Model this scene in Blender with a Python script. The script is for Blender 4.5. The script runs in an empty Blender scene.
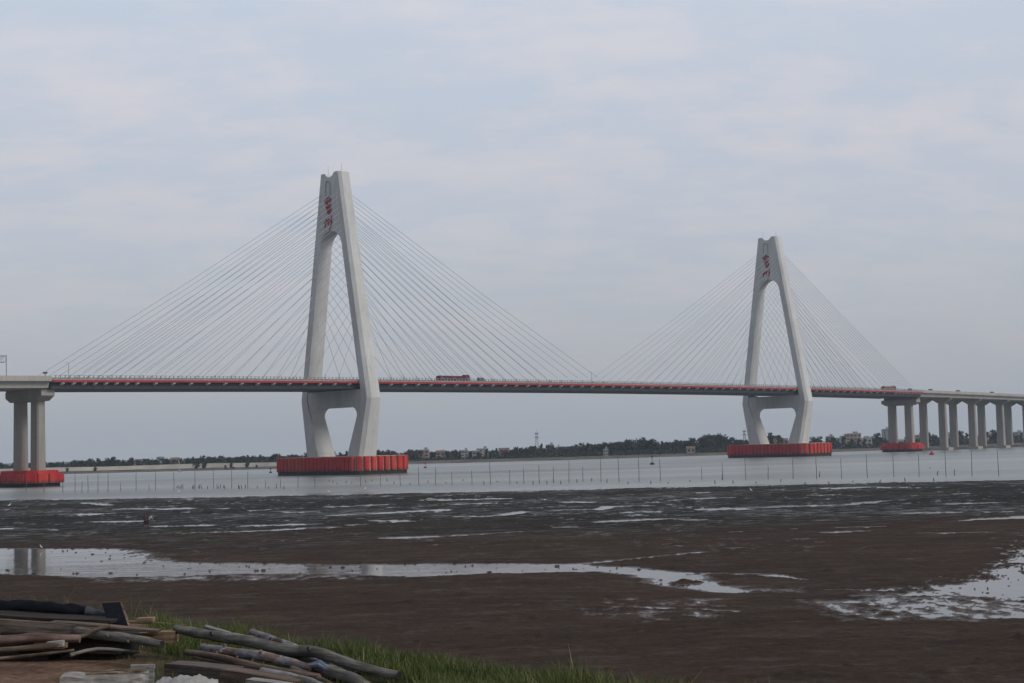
import bpy, bmesh, math, random
import numpy as np
from mathutils import Vector, Matrix

random.seed(7); RNG = np.random.default_rng(11)
S = bpy.context.scene
C = S.collection

# ------------------------------------------------------------------ camera
F_PX, PIT, ROLL, HC = 1500.0, 0.0712, 0.0269, 9.14
cp, sp, cr, sr = math.cos(PIT), math.sin(PIT), math.cos(ROLL), math.sin(ROLL)
r0, f0, u0 = Vector((1, 0, 0)), Vector((0, cp, sp)), Vector((0, -sp, cp))
right, up = r0 * cr - u0 * sr, r0 * sr + u0 * cr
M4 = Matrix(((right.x, up.x, -f0.x, 0), (right.y, up.y, -f0.y, 0), (right.z, up.z, -f0.z, HC), (0, 0, 0, 1)))
cd = bpy.data.cameras.new('camera'); co = bpy.data.objects.new('camera', cd); C.objects.link(co)
co.matrix_world = M4
cd.sensor_width = 36; cd.lens = 36 * F_PX / 1024; cd.clip_start = 0.1; cd.clip_end = 40000
S.camera = co


def ray(px, py):
    a, b = px - 512, py - 341.5
    x = a * cr - b * sr; y = a * sr + b * cr
    yc = -y / F_PX
    return Vector((x / F_PX, cp - yc * sp, sp + yc * cp))


def ground(px, py, z=0.0):
    r = ray(px, py); t = (z - HC) / r.z
    return Vector((r.x * t, r.y * t, z))


def at(px, py, Y):
    r = ray(px, py); t = Y / r.y
    return Vector((r.x * t, Y, HC + r.z * t))


# bridge frame : u along the deck, v across (positive = towards the bank), z up
BX, BY, PHI = 41.04, 773.8, 0.7584
sph, cph = math.sin(PHI), math.cos(PHI)


def Wv(u, v, z=0.0):
    return Vector((BX + u * sph + v * cph, BY + u * cph - v * sph, z))


def zdeck(u):
    return 39.75 - 2.3 * ((u - 50) / 365.0) ** 2


# ------------------------------------------------------------------ materials
def newmat(name):
    m = bpy.data.materials.new(name); m.use_nodes = True
    nt = m.node_tree; b = nt.nodes['Principled BSDF']
    return m, nt, b


def ramp(nt, fac, stops):
    r = nt.nodes.new('ShaderNodeValToRGB'); e = r.color_ramp.elements
    while len(e) < len(stops): e.new(0.5)
    for i, (p, c) in enumerate(stops):
        e[i].position = p; e[i].color = (*c, 1) if len(c) == 3 else c
    nt.links.new(fac, r.inputs['Fac']); return r.outputs['Color']


def noise(nt, vec, scale, detail=4, rough=0.55, mapping=None):
    n = nt.nodes.new('ShaderNodeTexNoise'); n.inputs['Scale'].default_value = scale
    n.inputs['Detail'].default_value = detail; n.inputs['Roughness'].default_value = rough
    if mapping is not None:
        mp = nt.nodes.new('ShaderNodeMapping'); mp.inputs['Scale'].default_value = mapping
        nt.links.new(vec, mp.inputs['Vector']); vec = mp.outputs['Vector']
    nt.links.new(vec, n.inputs['Vector']); return n.outputs['Fac']


def pos(nt): return nt.nodes.new('ShaderNodeNewGeometry').outputs['Position']
def objc(nt): return nt.nodes.new('ShaderNodeTexCoord').outputs['Object']


def math_(nt, op, a, b=None, clamp=False):
    n = nt.nodes.new('ShaderNodeMath'); n.operation = op; n.use_clamp = clamp
    for i, x in enumerate((a, b)):
        if x is None: continue
        if isinstance(x, (int, float)): n.inputs[i].default_value = x
        else: nt.links.new(x, n.inputs[i])
    return n.outputs[0]


def mix(nt, fac, a, b, typ='MIX'):
    n = nt.nodes.new('ShaderNodeMix'); n.data_type = 'RGBA'; n.blend_type = typ
    for k, x in (('Factor', fac), ('A', a), ('B', b)):
        s = [i for i in n.inputs if i.name == k and (i.type == 'RGBA' or (k == 'Factor' and i.type == 'VALUE'))][0]
        if isinstance(x, (int, float)): s.default_value = x
        elif isinstance(x, tuple): s.default_value = (*x, 1)
        else: nt.links.new(x, s)
    return [o for o in n.outputs if o.type == 'RGBA'][0]


def bump(nt, b, h, strength, dist):
    n = nt.nodes.new('ShaderNodeBump'); n.inputs['Strength'].default_value = strength; n.inputs['Distance'].default_value = dist
    nt.links.new(h, n.inputs['Height']); nt.links.new(n.outputs['Normal'], b.inputs['Normal']); return n


def simple(name, col, rough=0.8, var=0.25, scale=1.0, spec=0.3, metal=0.0, mapping=None, world=False, bmp=0.0, bdist=0.01):
    m, nt, b = newmat(name)
    v = pos(nt) if world else objc(nt)
    f = noise(nt, v, scale, 5, 0.6, mapping)
    lo = tuple(max(0, c * (1 - var)) for c in col); hi = tuple(min(1, c * (1 + var)) for c in col)
    c = ramp(nt, f, [(0.3, lo), (0.7, hi)])
    nt.links.new(c, b.inputs['Base Color'])
    b.inputs['Roughness'].default_value = rough; b.inputs['Specular IOR Level'].default_value = spec
    b.inputs['Metallic'].default_value = metal
    if bmp: bump(nt, b, f, bmp, bdist)
    return m


def concrete(name, col, stain=0.35):
    m, nt, b = newmat(name)
    p = pos(nt)
    f1 = noise(nt, p, 0.12, 6, 0.6, (1, 1, 0.35))
    f2 = noise(nt, p, 0.9, 5, 0.65, (1, 1, 0.08))      # vertical run marks
    f3 = noise(nt, p, 2.5, 3, 0.5)
    sx = nt.nodes.new('ShaderNodeSeparateXYZ'); nt.links.new(p, sx.inputs[0])
    # construction lifts: a faint joint every 4.5 m
    fr = math_(nt, 'FRACT', math_(nt, 'DIVIDE', sx.outputs['Z'], 4.5))
    joint = math_(nt, 'LESS_THAN', fr, 0.035)
    lift = math_(nt, 'FLOOR', math_(nt, 'DIVIDE', sx.outputs['Z'], 4.5))
    wn = nt.nodes.new('ShaderNodeTexWhiteNoise'); wn.noise_dimensions = '1D'; nt.links.new(lift, wn.inputs['W'])
    c1 = ramp(nt, f1, [(0.3, tuple(c * (1 - stain * 0.5) for c in col)), (0.65, tuple(min(1, c * 1.06) for c in col))])
    c2 = mix(nt, ramp(nt, f2, [(0.48, (0, 0, 0)), (0.66, (stain, stain, stain))]), c1, tuple(c * 0.55 for c in col))
    c3 = mix(nt, math_(nt, 'MULTIPLY', joint, 0.22), c2, tuple(c * 0.5 for c in col))
    c4 = mix(nt, math_(nt, 'MULTIPLY', wn.outputs['Value'], 0.13), c3, tuple(c * 0.7 for c in col))
    c5 = mix(nt, math_(nt, 'MULTIPLY', f3, 0.12), c4, tuple(c * 0.6 for c in col))
    nt.links.new(c5, b.inputs['Base Color']); b.inputs['Roughness'].default_value = 0.85
    b.inputs['Specular IOR Level'].default_value = 0.25
    return m


def wood(name, col, var=0.5, scale=6.0, paint=None):
    m, nt, b = newmat(name); o = objc(nt)
    f = noise(nt, o, scale, 6, 0.65, (0.35, 5, 5)); f2 = noise(nt, o, 3, 4, 0.6)
    c = ramp(nt, f, [(0.38, tuple(x * (1 - var) for x in col)), (0.5, col), (0.62, tuple(x * (1 + var) for x in col))])
    c = mix(nt, math_(nt, 'MULTIPLY', ramp(nt, f2, [(0.48, (0, 0, 0)), (0.58, (1, 1, 1))]), 0.5), c, tuple(x * 0.4 for x in col))
    if paint:
        pf = noise(nt, o, 5.5, 5, 0.7); k = noise(nt, o, 9, 3, 0.6, (0.6, 1, 1))
        pc = ramp(nt, k, [(0.40, paint[0]), (0.47, paint[1]), (0.62, paint[2])])
        c = mix(nt, ramp(nt, pf, [(0.50, (0, 0, 0)), (0.56, (.8, .8, .8))]), c, pc)
    nt.links.new(c, b.inputs['Base Color']); b.inputs['Roughness'].default_value = 0.85; b.inputs['Specular IOR Level'].default_value = 0.2
    bump(nt, b, math_(nt, 'ADD', f, f2), 0.8, 0.012); return m


M = {}
M['pylon'] = concrete('pylon_paint', (0.585, 0.592, 0.59), 0.32)
M['concrete'] = concrete('pier_concrete', (0.34, 0.32, 0.30), 0.35)
M['girder_conc'] = concrete('girder_concrete', (0.40, 0.385, 0.36), 0.3)
M['cap'] = simple('pile_cap', (0.36, 0.34, 0.30), 0.9, 0.25, 0.5, world=True)
M['steel'] = simple('girder_steel', (0.024, 0.030, 0.038), 0.5, 0.3, 0.4, 0.4, world=True)
M['steel_under'] = simple('floor_beam_steel', (0.03, 0.037, 0.05), 0.6, 0.3, 0.4, 0.3, world=True)
M['red_fascia'] = simple('red_fascia', (0.34, 0.014, 0.026), 0.5, 0.3, 0.25, 0.4, world=True)
M['parapet'] = simple('parapet', (0.30, 0.27, 0.26), 0.85, 0.25, 0.6, 0.3, world=True)
M['rail'] = simple('railing', (0.27, 0.28, 0.29), 0.6, 0.3, 1.2, 0.3, world=True)
M['white'] = simple('white_metal', (0.62, 0.62, 0.62), 0.5, 0.15, 1.0)
M['bracket'] = simple('bracket', (0.55, 0.55, 0.54), 0.6, 0.2, 1.0, world=True)
M['asphalt'] = simple('asphalt', (0.05, 0.05, 0.052), 0.9, 0.2, 0.8, 0.2, world=True)
M['cable'] = simple('cable_sheath', (0.28, 0.285, 0.295), 0.5, 0.1, 1.0, 0.4)
M['paint_red'] = simple('sign_red', (0.30, 0.012, 0.025), 0.5, 0.2, 0.8)
M['niche'] = simple('niche', (0.30, 0.32, 0.34), 0.8, 0.1, 1.0)
M['fender_dark'] = simple('fender_base', (0.016, 0.02, 0.02), 0.7, 0.4, 0.7, world=True)
M['pale_gap'] = simple('fender_gap_rubber', (0.48, 0.40, 0.38), 0.7, 0.3, 0.6, world=True)


def fender_red(name, col):
    m, nt, b = newmat(name); p = pos(nt)
    f = noise(nt, p, 0.35, 5, 0.6, (1, 1, 0.5)); g = noise(nt, p, 2.0, 4, 0.6, (1, 1, 0.15))
    c = ramp(nt, f, [(0.3, tuple(x * 0.7 for x in col)), (0.68, tuple(x * 1.15 for x in col))])
    c = mix(nt, ramp(nt, g, [(0.48, (0, 0, 0)), (0.72, (0.6, 0.6, 0.6))]), c, (0.13, 0.04, 0.03))
    sx = nt.nodes.new('ShaderNodeSeparateXYZ'); nt.links.new(p, sx.inputs[0])
    td = nt.nodes.new('ShaderNodeMapRange'); td.inputs['From Min'].default_value = 2.7; td.inputs['From Max'].default_value = 1.7; nt.links.new(math_(nt, 'ADD', sx.outputs['Z'], math_(nt, 'MULTIPLY', math_(nt, 'SUBTRACT', g, .5), 2.2)), td.inputs['Value'])
    c = mix(nt, math_(nt, 'MULTIPLY', td.outputs[0], .75), c, (0.045, 0.028, 0.022))
    fd = noise(nt, p, 0.16, 2, 0.5, (1, 1, .3)); c = mix(nt, ramp(nt, fd, [(0.5, (0, 0, 0)), (0.62, (.3, .3, .3))]), c, (0.42, 0.12, 0.09))
    nt.links.new(c, b.inputs['Base Color']); b.inputs['Roughness'].default_value = 0.6; b.inputs['Specular IOR Level'].default_value = 0.25
    return m


M['fender'] = fender_red('fender_red', (0.50, 0.018, 0.020))
M['fender2'] = fender_red('fender_orange_red', (0.56, 0.036, 0.020))


# ------------------------------------------------------------------ mesh builder
class MB:
    def __init__(s): s.v = []; s.f = []; s.m = []

    def add(s, vs, fs, mi=0):
        n = len(s.v); s.v += [tuple(x) for x in vs]; s.f += [tuple(i + n for i in f) for f in fs]; s.m += [mi] * len(fs)

    def prism(s, ring0, ring1, caps=(True, True), mi=0):
        n = len(ring0); fs = [(i, (i + 1) % n, n + (i + 1) % n, n + i) for i in range(n)]
        if caps[0]: fs.append(tuple(range(n))[::-1])
        if caps[1]: fs.append(tuple(range(n, 2 * n)))
        s.add(list(ring0) + list(ring1), fs, mi)

    def loft(s, rings, caps=(True, True), mi=0):
        n = len(rings[0]); vs = [p for r in rings for p in r]; fs = []
        for k in range(len(rings) - 1):
            for i in range(n):
                fs.append((k * n + i, k * n + (i + 1) % n, (k + 1) * n + (i + 1) % n, (k + 1) * n + i))
        if caps[0]: fs.append(tuple(range(n))[::-1])
        if caps[1]: fs.append(tuple(range((len(rings) - 1) * n, len(rings) * n)))
        s.add(vs, fs, mi)

    def box(s, c, d, mi=0, rot=None):
        c = Vector(c); vs = []
        for z in (-1, 1):
            for x, y in ((-1, -1), (1, -1), (1, 1), (-1, 1)):
                p = Vector((x * d[0] / 2, y * d[1] / 2, z * d[2] / 2))
                if rot: p = rot @ p
                vs.append(c + p)
        s.add(vs, [(3, 2, 1, 0), (4, 5, 6, 7), (0, 1, 5, 4), (1, 2, 6, 5), (2, 3, 7, 6), (3, 0, 4, 7)], mi)

    def tube(s, pts, rad, seg=8, mi=0, caps=True, capmi=None, jit=0.0):
        pts = [Vector(p) for p in pts]; n = len(pts)
        if not hasattr(rad, '__len__'): rad = [rad] * n
        rings = []; prev = None
        for i, p in enumerate(pts):
            t = (pts[min(i + 1, n - 1)] - pts[max(i - 1, 0)]).normalized()
            if prev is None:
                a = Vector((0, 0, 1)) if abs(t.z) < 0.9 else Vector((1, 0, 0))
                x = t.cross(a).normalized()
            else: x = (prev - t * prev.dot(t)).normalized()
            prev = x; y = t.cross(x)
            ring = []
            for k in range(seg):
                a = 2 * math.pi * k / seg; rr = rad[i] * (1 + jit * random.uniform(-1, 1))
                ring.append(p + (x * math.cos(a) + y * math.sin(a)) * rr)
            rings.append(ring)
        s.loft(rings, (False, False), mi)
        if caps:
            s.add(rings[0], [tuple(range(seg))[::-1]], mi if capmi is None else capmi)
            s.add(rings[-1], [tuple(range(seg))], mi if capmi is None else capmi)

    def build(s, name, mats, parent=None, smooth=False, loc=None, fix=True):
        me = bpy.data.meshes.new(name)
        if loc is not None:
            loc = Vector(loc); me.from_pydata([tuple(Vector(v) - loc) for v in s.v], [], s.f)
        else: me.from_pydata(s.v, [], s.f)
        if not isinstance(mats, (list, tuple)): mats = [mats]
        for mm in mats: me.materials.append(mm)
        me.polygons.foreach_set('material_index', s.m)
        if fix:
            bm = bmesh.new(); bm.from_mesh(me); bmesh.ops.recalc_face_normals(bm, faces=bm.faces); bm.to_mesh(me); bm.free()
        if smooth: me.polygons.foreach_set('use_smooth', [True] * len(me.polygons))
        o = bpy.data.objects.new(name, me); C.objects.link(o)
        if loc is not None: o.location = loc
        if parent is not None:
            o.parent = parent
            if loc is None: pass
        return o


def tag(o, label=None, cat=None, group=None, kind=None):
    if label: o['label'] = label
    if cat: o['category'] = cat
    if group: o['group'] = group
    if kind: o['kind'] = kind
    return o


def empty(name, loc=(0, 0, 0), label=None, cat=None, group=None):
    o = bpy.data.objects.new(name, None); C.objects.link(o); o.location = loc
    return tag(o, label, cat, group)


def part(mb, name, mats, root, smooth=False, fix=True):
    """mesh given in world coordinates, stored relative to its thing's Empty"""
    loc = root.location
    mb.v = [(v[0] - loc.x, v[1] - loc.y, v[2] - loc.z) for v in mb.v]
    o = mb.build(name, mats, None, smooth, None, fix); o.parent = root; return o


def lone(mb, name, mats, base, label, cat, group=None, smooth=False, fix=True, kind=None):
    o = mb.build(name, mats, None, smooth, Vector(base), fix)
    return tag(o, label, cat, group, kind)


# ------------------------------------------------------------------ numpy value noise
def vnoise(x, y, seed=0):
    xi = np.floor(x).astype(np.int64); yi = np.floor(y).astype(np.int64)
    fx = x - xi; fy = y - yi; fx = fx * fx * (3 - 2 * fx); fy = fy * fy * (3 - 2 * fy)

    def h(a, b):
        n = (a * 374761393 + b * 668265263 + seed * 974711) & 0xffffffff
        n = ((n ^ (n >> 13)) * 1274126177) & 0xffffffff
        return ((n ^ (n >> 16)) & 0xffff) / 65535.0
    return (h(xi, yi) * (1 - fx) + h(xi + 1, yi) * fx) * (1 - fy) + (h(xi, yi + 1) * (1 - fx) + h(xi + 1, yi + 1) * fx) * fy


def fbm(x, y, oct=4, seed=0, gain=0.5):
    a, s, t = 1.0, 0.0, 0.0
    for k in range(oct):
        s = s + a * (vnoise(x, y, seed + k * 17) - 0.5); t += a
        x = x * 2.03 + 5.1; y = y * 2.03 + 3.7; a *= gain
    return s / t * 2      # about -1..1


def grid_object(name, X, Y, Z, mat, kind='structure', label=None):
    ny, nx = X.shape
    me = bpy.data.meshes.new(name)
    co_ = np.stack([X, Y, Z], -1).reshape(-1, 3).astype(np.float32)
    idx = np.arange(ny * nx).reshape(ny, nx)
    q = np.stack([idx[:-1, :-1], idx[:-1, 1:], idx[1:, 1:], idx[1:, :-1]], -1).reshape(-1, 4)
    me.vertices.add(len(co_)); me.vertices.foreach_set('co', co_.ravel())
    me.loops.add(q.size); me.loops.foreach_set('vertex_index', q.ravel().astype(np.int32))
    me.polygons.add(len(q)); me.polygons.foreach_set('loop_start', (np.arange(len(q)) * 4).astype(np.int32))
    me.polygons.foreach_set('loop_total', np.full(len(q), 4, np.int32))
    me.materials.append(mat); me.update(); me.validate()
    me.polygons.foreach_set('use_smooth', [True] * len(q))
    o = bpy.data.objects.new(name, me); C.objects.link(o)
    tag(o, label, None, None, kind); return o


# ------------------------------------------------------------------ water
def water_material():
    m, nt, b = newmat('sea_water'); p = pos(nt)
    sx = nt.nodes.new('ShaderNodeSeparateXYZ'); nt.links.new(p, sx.inputs[0])
    off = nt.nodes.new('ShaderNodeMapRange'); off.inputs['From Min'].default_value = 312; off.inputs['From Max'].default_value = 350
    # distance off the tidal flat (its edge runs slightly oblique)
    d = math_(nt, 'ADD', sx.outputs['Y'], math_(nt, 'MULTIPLY', sx.outputs['X'], 0.25))
    nt.links.new(d, off.inputs['Value'])
    k = noise(nt, p, 0.014, 5, 0.6, (0.2, 1.0, 1))
    base = ramp(nt, k, [(0.36, (0.11, 0.13, 0.13)), (0.5, (0.18, 0.195, 0.19)), (0.66, (0.27, 0.28, 0.27))])
    shallow = mix(nt, off.outputs[0], (0.045, 0.04, 0.038), base)
    nt.links.new(shallow, b.inputs['Base Color'])
    b.inputs['IOR'].default_value = 1.33; b.inputs['Specular IOR Level'].default_value = 0.5
    ro = math_(nt, 'ADD', math_(nt, 'MULTIPLY', off.outputs[0], 0.26), 0.05)
    nt.links.new(ro, b.inputs['Roughness'])
    w1 = noise(nt, p, 0.5, 4, 0.6, (0.6, 1.3, 1)); w2 = noise(nt, p, 0.09, 4, 0.6, (0.6, 1.3, 1))
    h = math_(nt, 'ADD', w1, math_(nt, 'MULTIPLY', w2, 3.0))
    bn = bump(nt, b, h, 1.0, 0.35)
    nt.links.new(math_(nt, 'ADD', math_(nt, 'MULTIPLY', off.outputs[0], 0.9), 0.045), bn.inputs['Strength'])
    return m


w = MB(); R_ = 9000
w.add([(-R_, 20, 0), (R_, 20, 0), (R_, 9000, 0), (-R_, 9000, 0)], [(0, 1, 2, 3)])
o = w.build('water', water_material()); tag(o, None, None, None, 'structure')


# ------------------------------------------------------------------ tidal flat
def mud_material():
    m, nt, b = newmat('wet_mud'); p = pos(nt)
    sx = nt.nodes.new('ShaderNodeSeparateXYZ'); nt.links.new(p, sx.inputs[0])
    n1 = noise(nt, p, 0.045, 5, 0.6, (0.35, 1, 1)); n2 = noise(nt, p, 0.6, 6, 0.7, (0.5, 1, 1)); n3 = noise(nt, p, 6, 3, 0.6)
    n4 = noise(nt, p, 0.16, 6, 0.65, (0.45, 1, 1)); n7 = noise(nt, p, 1.1, 5, 0.7, (0.55, .8, 1))
    zone = nt.nodes.new('ShaderNodeMapRange'); zone.inputs['From Min'].default_value = 150; zone.inputs['From Max'].default_value = 190
    yy = math_(nt, 'ADD', sx.outputs['Y'], math_(nt, 'MULTIPLY', math_(nt, 'SUBTRACT', n1, 0.5), 110))
    nt.links.new(yy, zone.inputs['Value'])
    brown = ramp(nt, n4, [(0.32, (0.034, 0.0225, 0.0155)), (0.55, (0.049, 0.0325, 0.023)), (0.75, (0.072, 0.049, 0.035))])
    weed = ramp(nt, n4, [(0.3, (0.016, 0.017, 0.014)), (0.55, (0.027, 0.026, 0.022)), (0.78, (0.042, 0.037, 0.033))])
    weed = mix(nt, ramp(nt, n7, [(0.46, (0, 0, 0)), (0.60, (.75, .75, .75))]), weed, (0.009, 0.010, 0.008))
    c = mix(nt, zone.outputs[0], brown, weed)
    n8 = noise(nt, p, 2.6, 5, 0.75, (0.8, 1, 1))
    c = mix(nt, math_(nt, 'MULTIPLY', ramp(nt, n2, [(0.50, (0, 0, 0)), (0.60, (1, 1, 1))]), 0.35), c, (0.014, 0.012, 0.011))
    c = mix(nt, math_(nt, 'MULTIPLY', ramp(nt, n8, [(0.50, (0, 0, 0)), (0.62, (1, 1, 1))]), 0.38), c, (0.014, 0.011, 0.009))
    c = mix(nt, math_(nt, 'MULTIPLY', ramp(nt, n8, [(0.36, (1, 1, 1)), (0.46, (0, 0, 0))]), 0.30), c, (0.085, 0.062, 0.048))
    nt.links.new(c, b.inputs['Base Color'])
    # drier and wetter skins of the mud
    n5 = noise(nt, p, 0.5, 7, 0.75, (0.5, 1, 1)); n6 = noise(nt, p, 0.03, 3, 0.5, (.6, 1, 1))
    wet = ramp(nt, math_(nt, 'ADD', n5, math_(nt, 'MULTIPLY', math_(nt, 'SUBTRACT', n6, .5), .35)), [(0.50, (0, 0, 0)), (0.66, (1, 1, 1))])
    wet = math_(nt, 'MULTIPLY', wet, math_(nt, 'ADD', math_(nt, 'MULTIPLY', zone.outputs[0], .8), .28))
    mg = nt.nodes.new('ShaderNodeMapRange'); mg.inputs['From Min'].default_value = 0.050; mg.inputs['From Max'].default_value = 0.0; nt.links.new(math_(nt, 'ADD', sx.outputs['Z'], math_(nt, 'MULTIPLY', math_(nt, 'SUBTRACT', n7, .5), .05)), mg.inputs['Value'])
    wet = math_(nt, 'ADD', wet, math_(nt, 'MULTIPLY', mg.outputs[0], 1.1), True)
    nt.links.new(math_(nt, 'SUBTRACT', .88, math_(nt, 'MULTIPLY', wet, .50)), b.inputs['Roughness'])
    nt.links.new(math_(nt, 'ADD', .04, math_(nt, 'MULTIPLY', wet, .34)), b.inputs['Specular IOR Level'])
    bump(nt, b, math_(nt, 'ADD', n2, math_(nt, 'ADD', math_(nt, 'MULTIPLY', n3, 0.2), math_(nt, 'MULTIPLY', n8, .5))), 1.0, 0.3)
    return m


def seg_dist(X, Y, a, b):
    dx, dy = b[0] - a[0], b[1] - a[1]; L2 = dx * dx + dy * dy + 1e-9
    t = np.clip(((X - a[0]) * dx + (Y - a[1]) * dy) / L2, 0, 1)
    return np.hypot(X - a[0] - t * dx, Y - a[1] - t * dy), t


def poly_sdf(X, Y, P):      # >0 inside
    ins = np.zeros(X.shape, bool); d = np.full(X.shape, 1e9)
    n = len(P)
    for i in range(n):
        a, b = P[i], P[(i + 1) % n]
        dd, _ = seg_dist(X, Y, a, b); d = np.minimum(d, dd)
        cond = ((a[1] > Y) != (b[1] > Y)) & (X < (b[0] - a[0]) * (Y - a[1]) / (b[1] - a[1] + 1e-12) + a[0])
        ins ^= cond
    return np.where(ins, d, -d)


G = lambda pts: [tuple(ground(x, y)[:2]) for x, y in pts]
POOLS = [   # standing water left on the flat
    G([(-60, 548), (0, 549), (60, 549), (100, 549.5), (128, 551), (140, 557), (165, 562.5), (200, 563.5), (260, 564), (340, 565.5), (450, 564.5), (540, 564.5),
       (572, 564.2), (622, 568), (660, 571), (690, 576), (706, 581.5), (716, 587), (737, 590), (736, 592), (716, 591.5), (694, 587.6), (662, 583), (655, 578),
       (639, 574.8), (606, 571), (539, 572), (499, 573), (413, 576), (340, 573), (232, 573.5), (159, 576.5), (113, 578.4), (70, 576.5), (0, 573), (-60, 574)]),
    G([(1100, 530), (1024, 546), (1010, 557), (995, 568), (986, 577), (966, 583), (931, 587), (900, 590), (925, 594), (960, 597), (1000, 600), (1024, 603), (1100, 606)]),
]
SPECKLED = [  # half drained: mud lumps standing out of a skin of water (polygon, share of water)
    (G([(118, 549), (160, 553), (170, 563), (128, 562)]), 0.45),
    (G([(870, 592), (960, 592), (1100, 598), (1100, 616), (990, 614), (900, 610), (850, 603)]), 0.52),
    (G([(800, 601), (1000, 600), (1100, 606), (1100, 614), (1000, 622), (840, 622)]), 0.42),
    (G([(730, 588), (800, 588), (800, 593), (735, 593)]), 0.28),
    (G([(610, 595), (730, 598), (760, 615), (640, 625), (560, 615)]), 0.03),
    (G([(70, 577), (360, 574), (360, 580), (100, 583)]), 0.25),
]
STREAKS = [  # (x0,y0,x1,y1, half width in picture rows)
    (640, 572, 685, 579, 1.6), (685, 579, 712, 587, 2.4), (712, 587.5, 738, 591, 2.0), (678, 573, 762, 574.6, 1.0), (762, 574.6, 784, 577, 1.3), (784, 577, 808, 580.3, 1.0), (572, 564.4, 625, 560, 1.1), (625, 560, 680, 554.6, .8), (680, 554.6, 705, 552, .5),
    (73, 514, 106, 514, .8), (126, 509, 189, 508.5, .9), (104, 521.7, 142, 521.4, 1.0), (146, 524, 160, 523, .6), (163, 526.2, 211, 525.6, 1.2),
    (252, 525.6, 309, 524.2, 1.4), (180, 533, 245, 531.5, .7), (245, 531.5, 329, 527.5, 1.1), (0, 528.6, 20, 528.6, .8), (35, 530, 54, 530, .6),
    (84, 502.5, 112, 505.5, .35), (286, 512.8, 310, 512, .6), (247, 511, 263, 510.6, .5), (205, 508.5, 225, 508.3, .4), (333, 508, 342, 508, .5),
    (336, 507, 390, 504.5, 1.0), (333, 515.4, 400, 512.2, 1.0), (400, 512.2, 442, 509.8, 1.3), (440, 500, 508, 498.6, .9), (460, 504.5, 493, 503.4, .8),
    (460, 516.4, 500, 515.6, .9), (500, 515.6, 524, 511.5, .7), (374, 520.5, 408, 521.6, .8), (388, 538.2, 445, 536.4, 1.5), (445, 536.4, 520, 532, .7),
    (569, 502.4, 590, 502, .8), (560, 510, 600, 509.3, 1.1), (600, 509.3, 618, 506, .7), (616, 507, 647, 505.6, .7), (602, 522, 640, 520, 1.3), (640, 520, 684, 518.4, .7), (624, 512.5, 658, 511.6, .8),
    (556, 527.5, 576, 527, .6), (350, 525, 365, 525, .5), (714, 509.4, 760, 507.8, 1.5), (760, 507.8, 850, 504.3, 1.2), (850, 504.3, 882, 501.4, .8), (831, 488.2, 873, 487.2, .9), (814, 495.7, 838, 495, .8),
    (698, 498.3, 728, 497.8, .8), (680, 520, 702, 519.6, .8), (834, 532.5, 858, 531.5, 1.4), (842, 528, 884, 526.8, .7), (965, 520.6, 1000, 518.6, .9), (1000, 518.6, 1050, 515.5, 1.8),
    (908, 513.5, 949, 512.5, 1.1), (954, 503.6, 988, 503, 1.2), (922, 533.5, 983, 532.8, .7), (680, 553.6, 704, 552.6, .7), (828, 590, 850, 590, .9), (850, 590.4, 884, 590.6, .9),
    (790, 529, 800, 528.8, .5), (720, 532, 745, 532, .4), (872, 488, 902, 487.4, .5), (990, 512.4, 1024, 511.6, .5), (930, 494, 966, 493.4, .4), (700, 493, 712, 492.8, .5),
]
LUMPS = [(688, 582.6, 17, .32), (722, 584.6, 6, .16), (828, 572, 10, .18), (855, 571.3, 6, .12), (935, 558, 9, .16), (462, 595, 10, .15), (596, 565.2, 5, .10), (490, 597, 5, .08), (775, 576, 12, .06)]

rows, cols = 760, 900
inv = np.linspace(1 / 24.0, 1 / 420.0, rows); Yg = 1 / inv
tt = np.linspace(-1, 1, cols)
YY = np.repeat(Yg[:, None], cols, 1); XX = tt[None, :] * (YY * 0.43 + 10)
edgeY = np.interp(XX, [-220, -125, -57, -1, 52, 103, 200], [395, 364, 333, 325, 318, 305, 288])
far = np.clip((YY - 165) / 45, 0, 1)
H = 0.075 + 0.035 * fbm(XX / 9, YY / 14, 4, 3)
H += 0.020 * fbm(XX / 1.6, YY / 2.6, 4, 9)
H += far * (0.010 + 0.155 * fbm(XX / 5.5, YY / 3.6, 6, 21, 0.72))
rough_ = 0.055 * fbm(XX / 0.8, YY / 1.6, 4, 31, .65) * np.clip(YY / 120, .4, 1.6)
H += rough_
for ip, P in enumerate(POOLS):
    sd = poly_sdf(XX, YY, P) + (1.0 * fbm(XX / 1.6, YY / 2.6, 5, 41, .7) + .2 if ip == 0 else 6.0 * fbm(XX / 1.3, YY / 2.2, 5, 43, .8) - .8) * np.clip(YY / 130, .5, 1.5)
    m_ = np.clip((sd + 1.4) / 2.8, 0, 1)
    lump = np.clip((fbm(XX / .42, YY / .8, 4, 55, .7) - 0.34) * 5, 0, 1) * np.clip(1.5 - np.abs(sd) / 6, 0, 1)
    H = H * (1 - m_) + m_ * (-0.10 + 0.22 * lump)
for P, share in SPECKLED:
    sd = poly_sdf(XX, YY, P); m_ = np.clip(sd / 3 + .5, 0, 1)
    n_ = fbm(XX / 0.75, YY / 1.5, 5, 77, 0.72)
    H = H * (1 - m_) + m_ * ((n_ + (0.5 - share) * 0.9) * 0.10)
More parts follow.
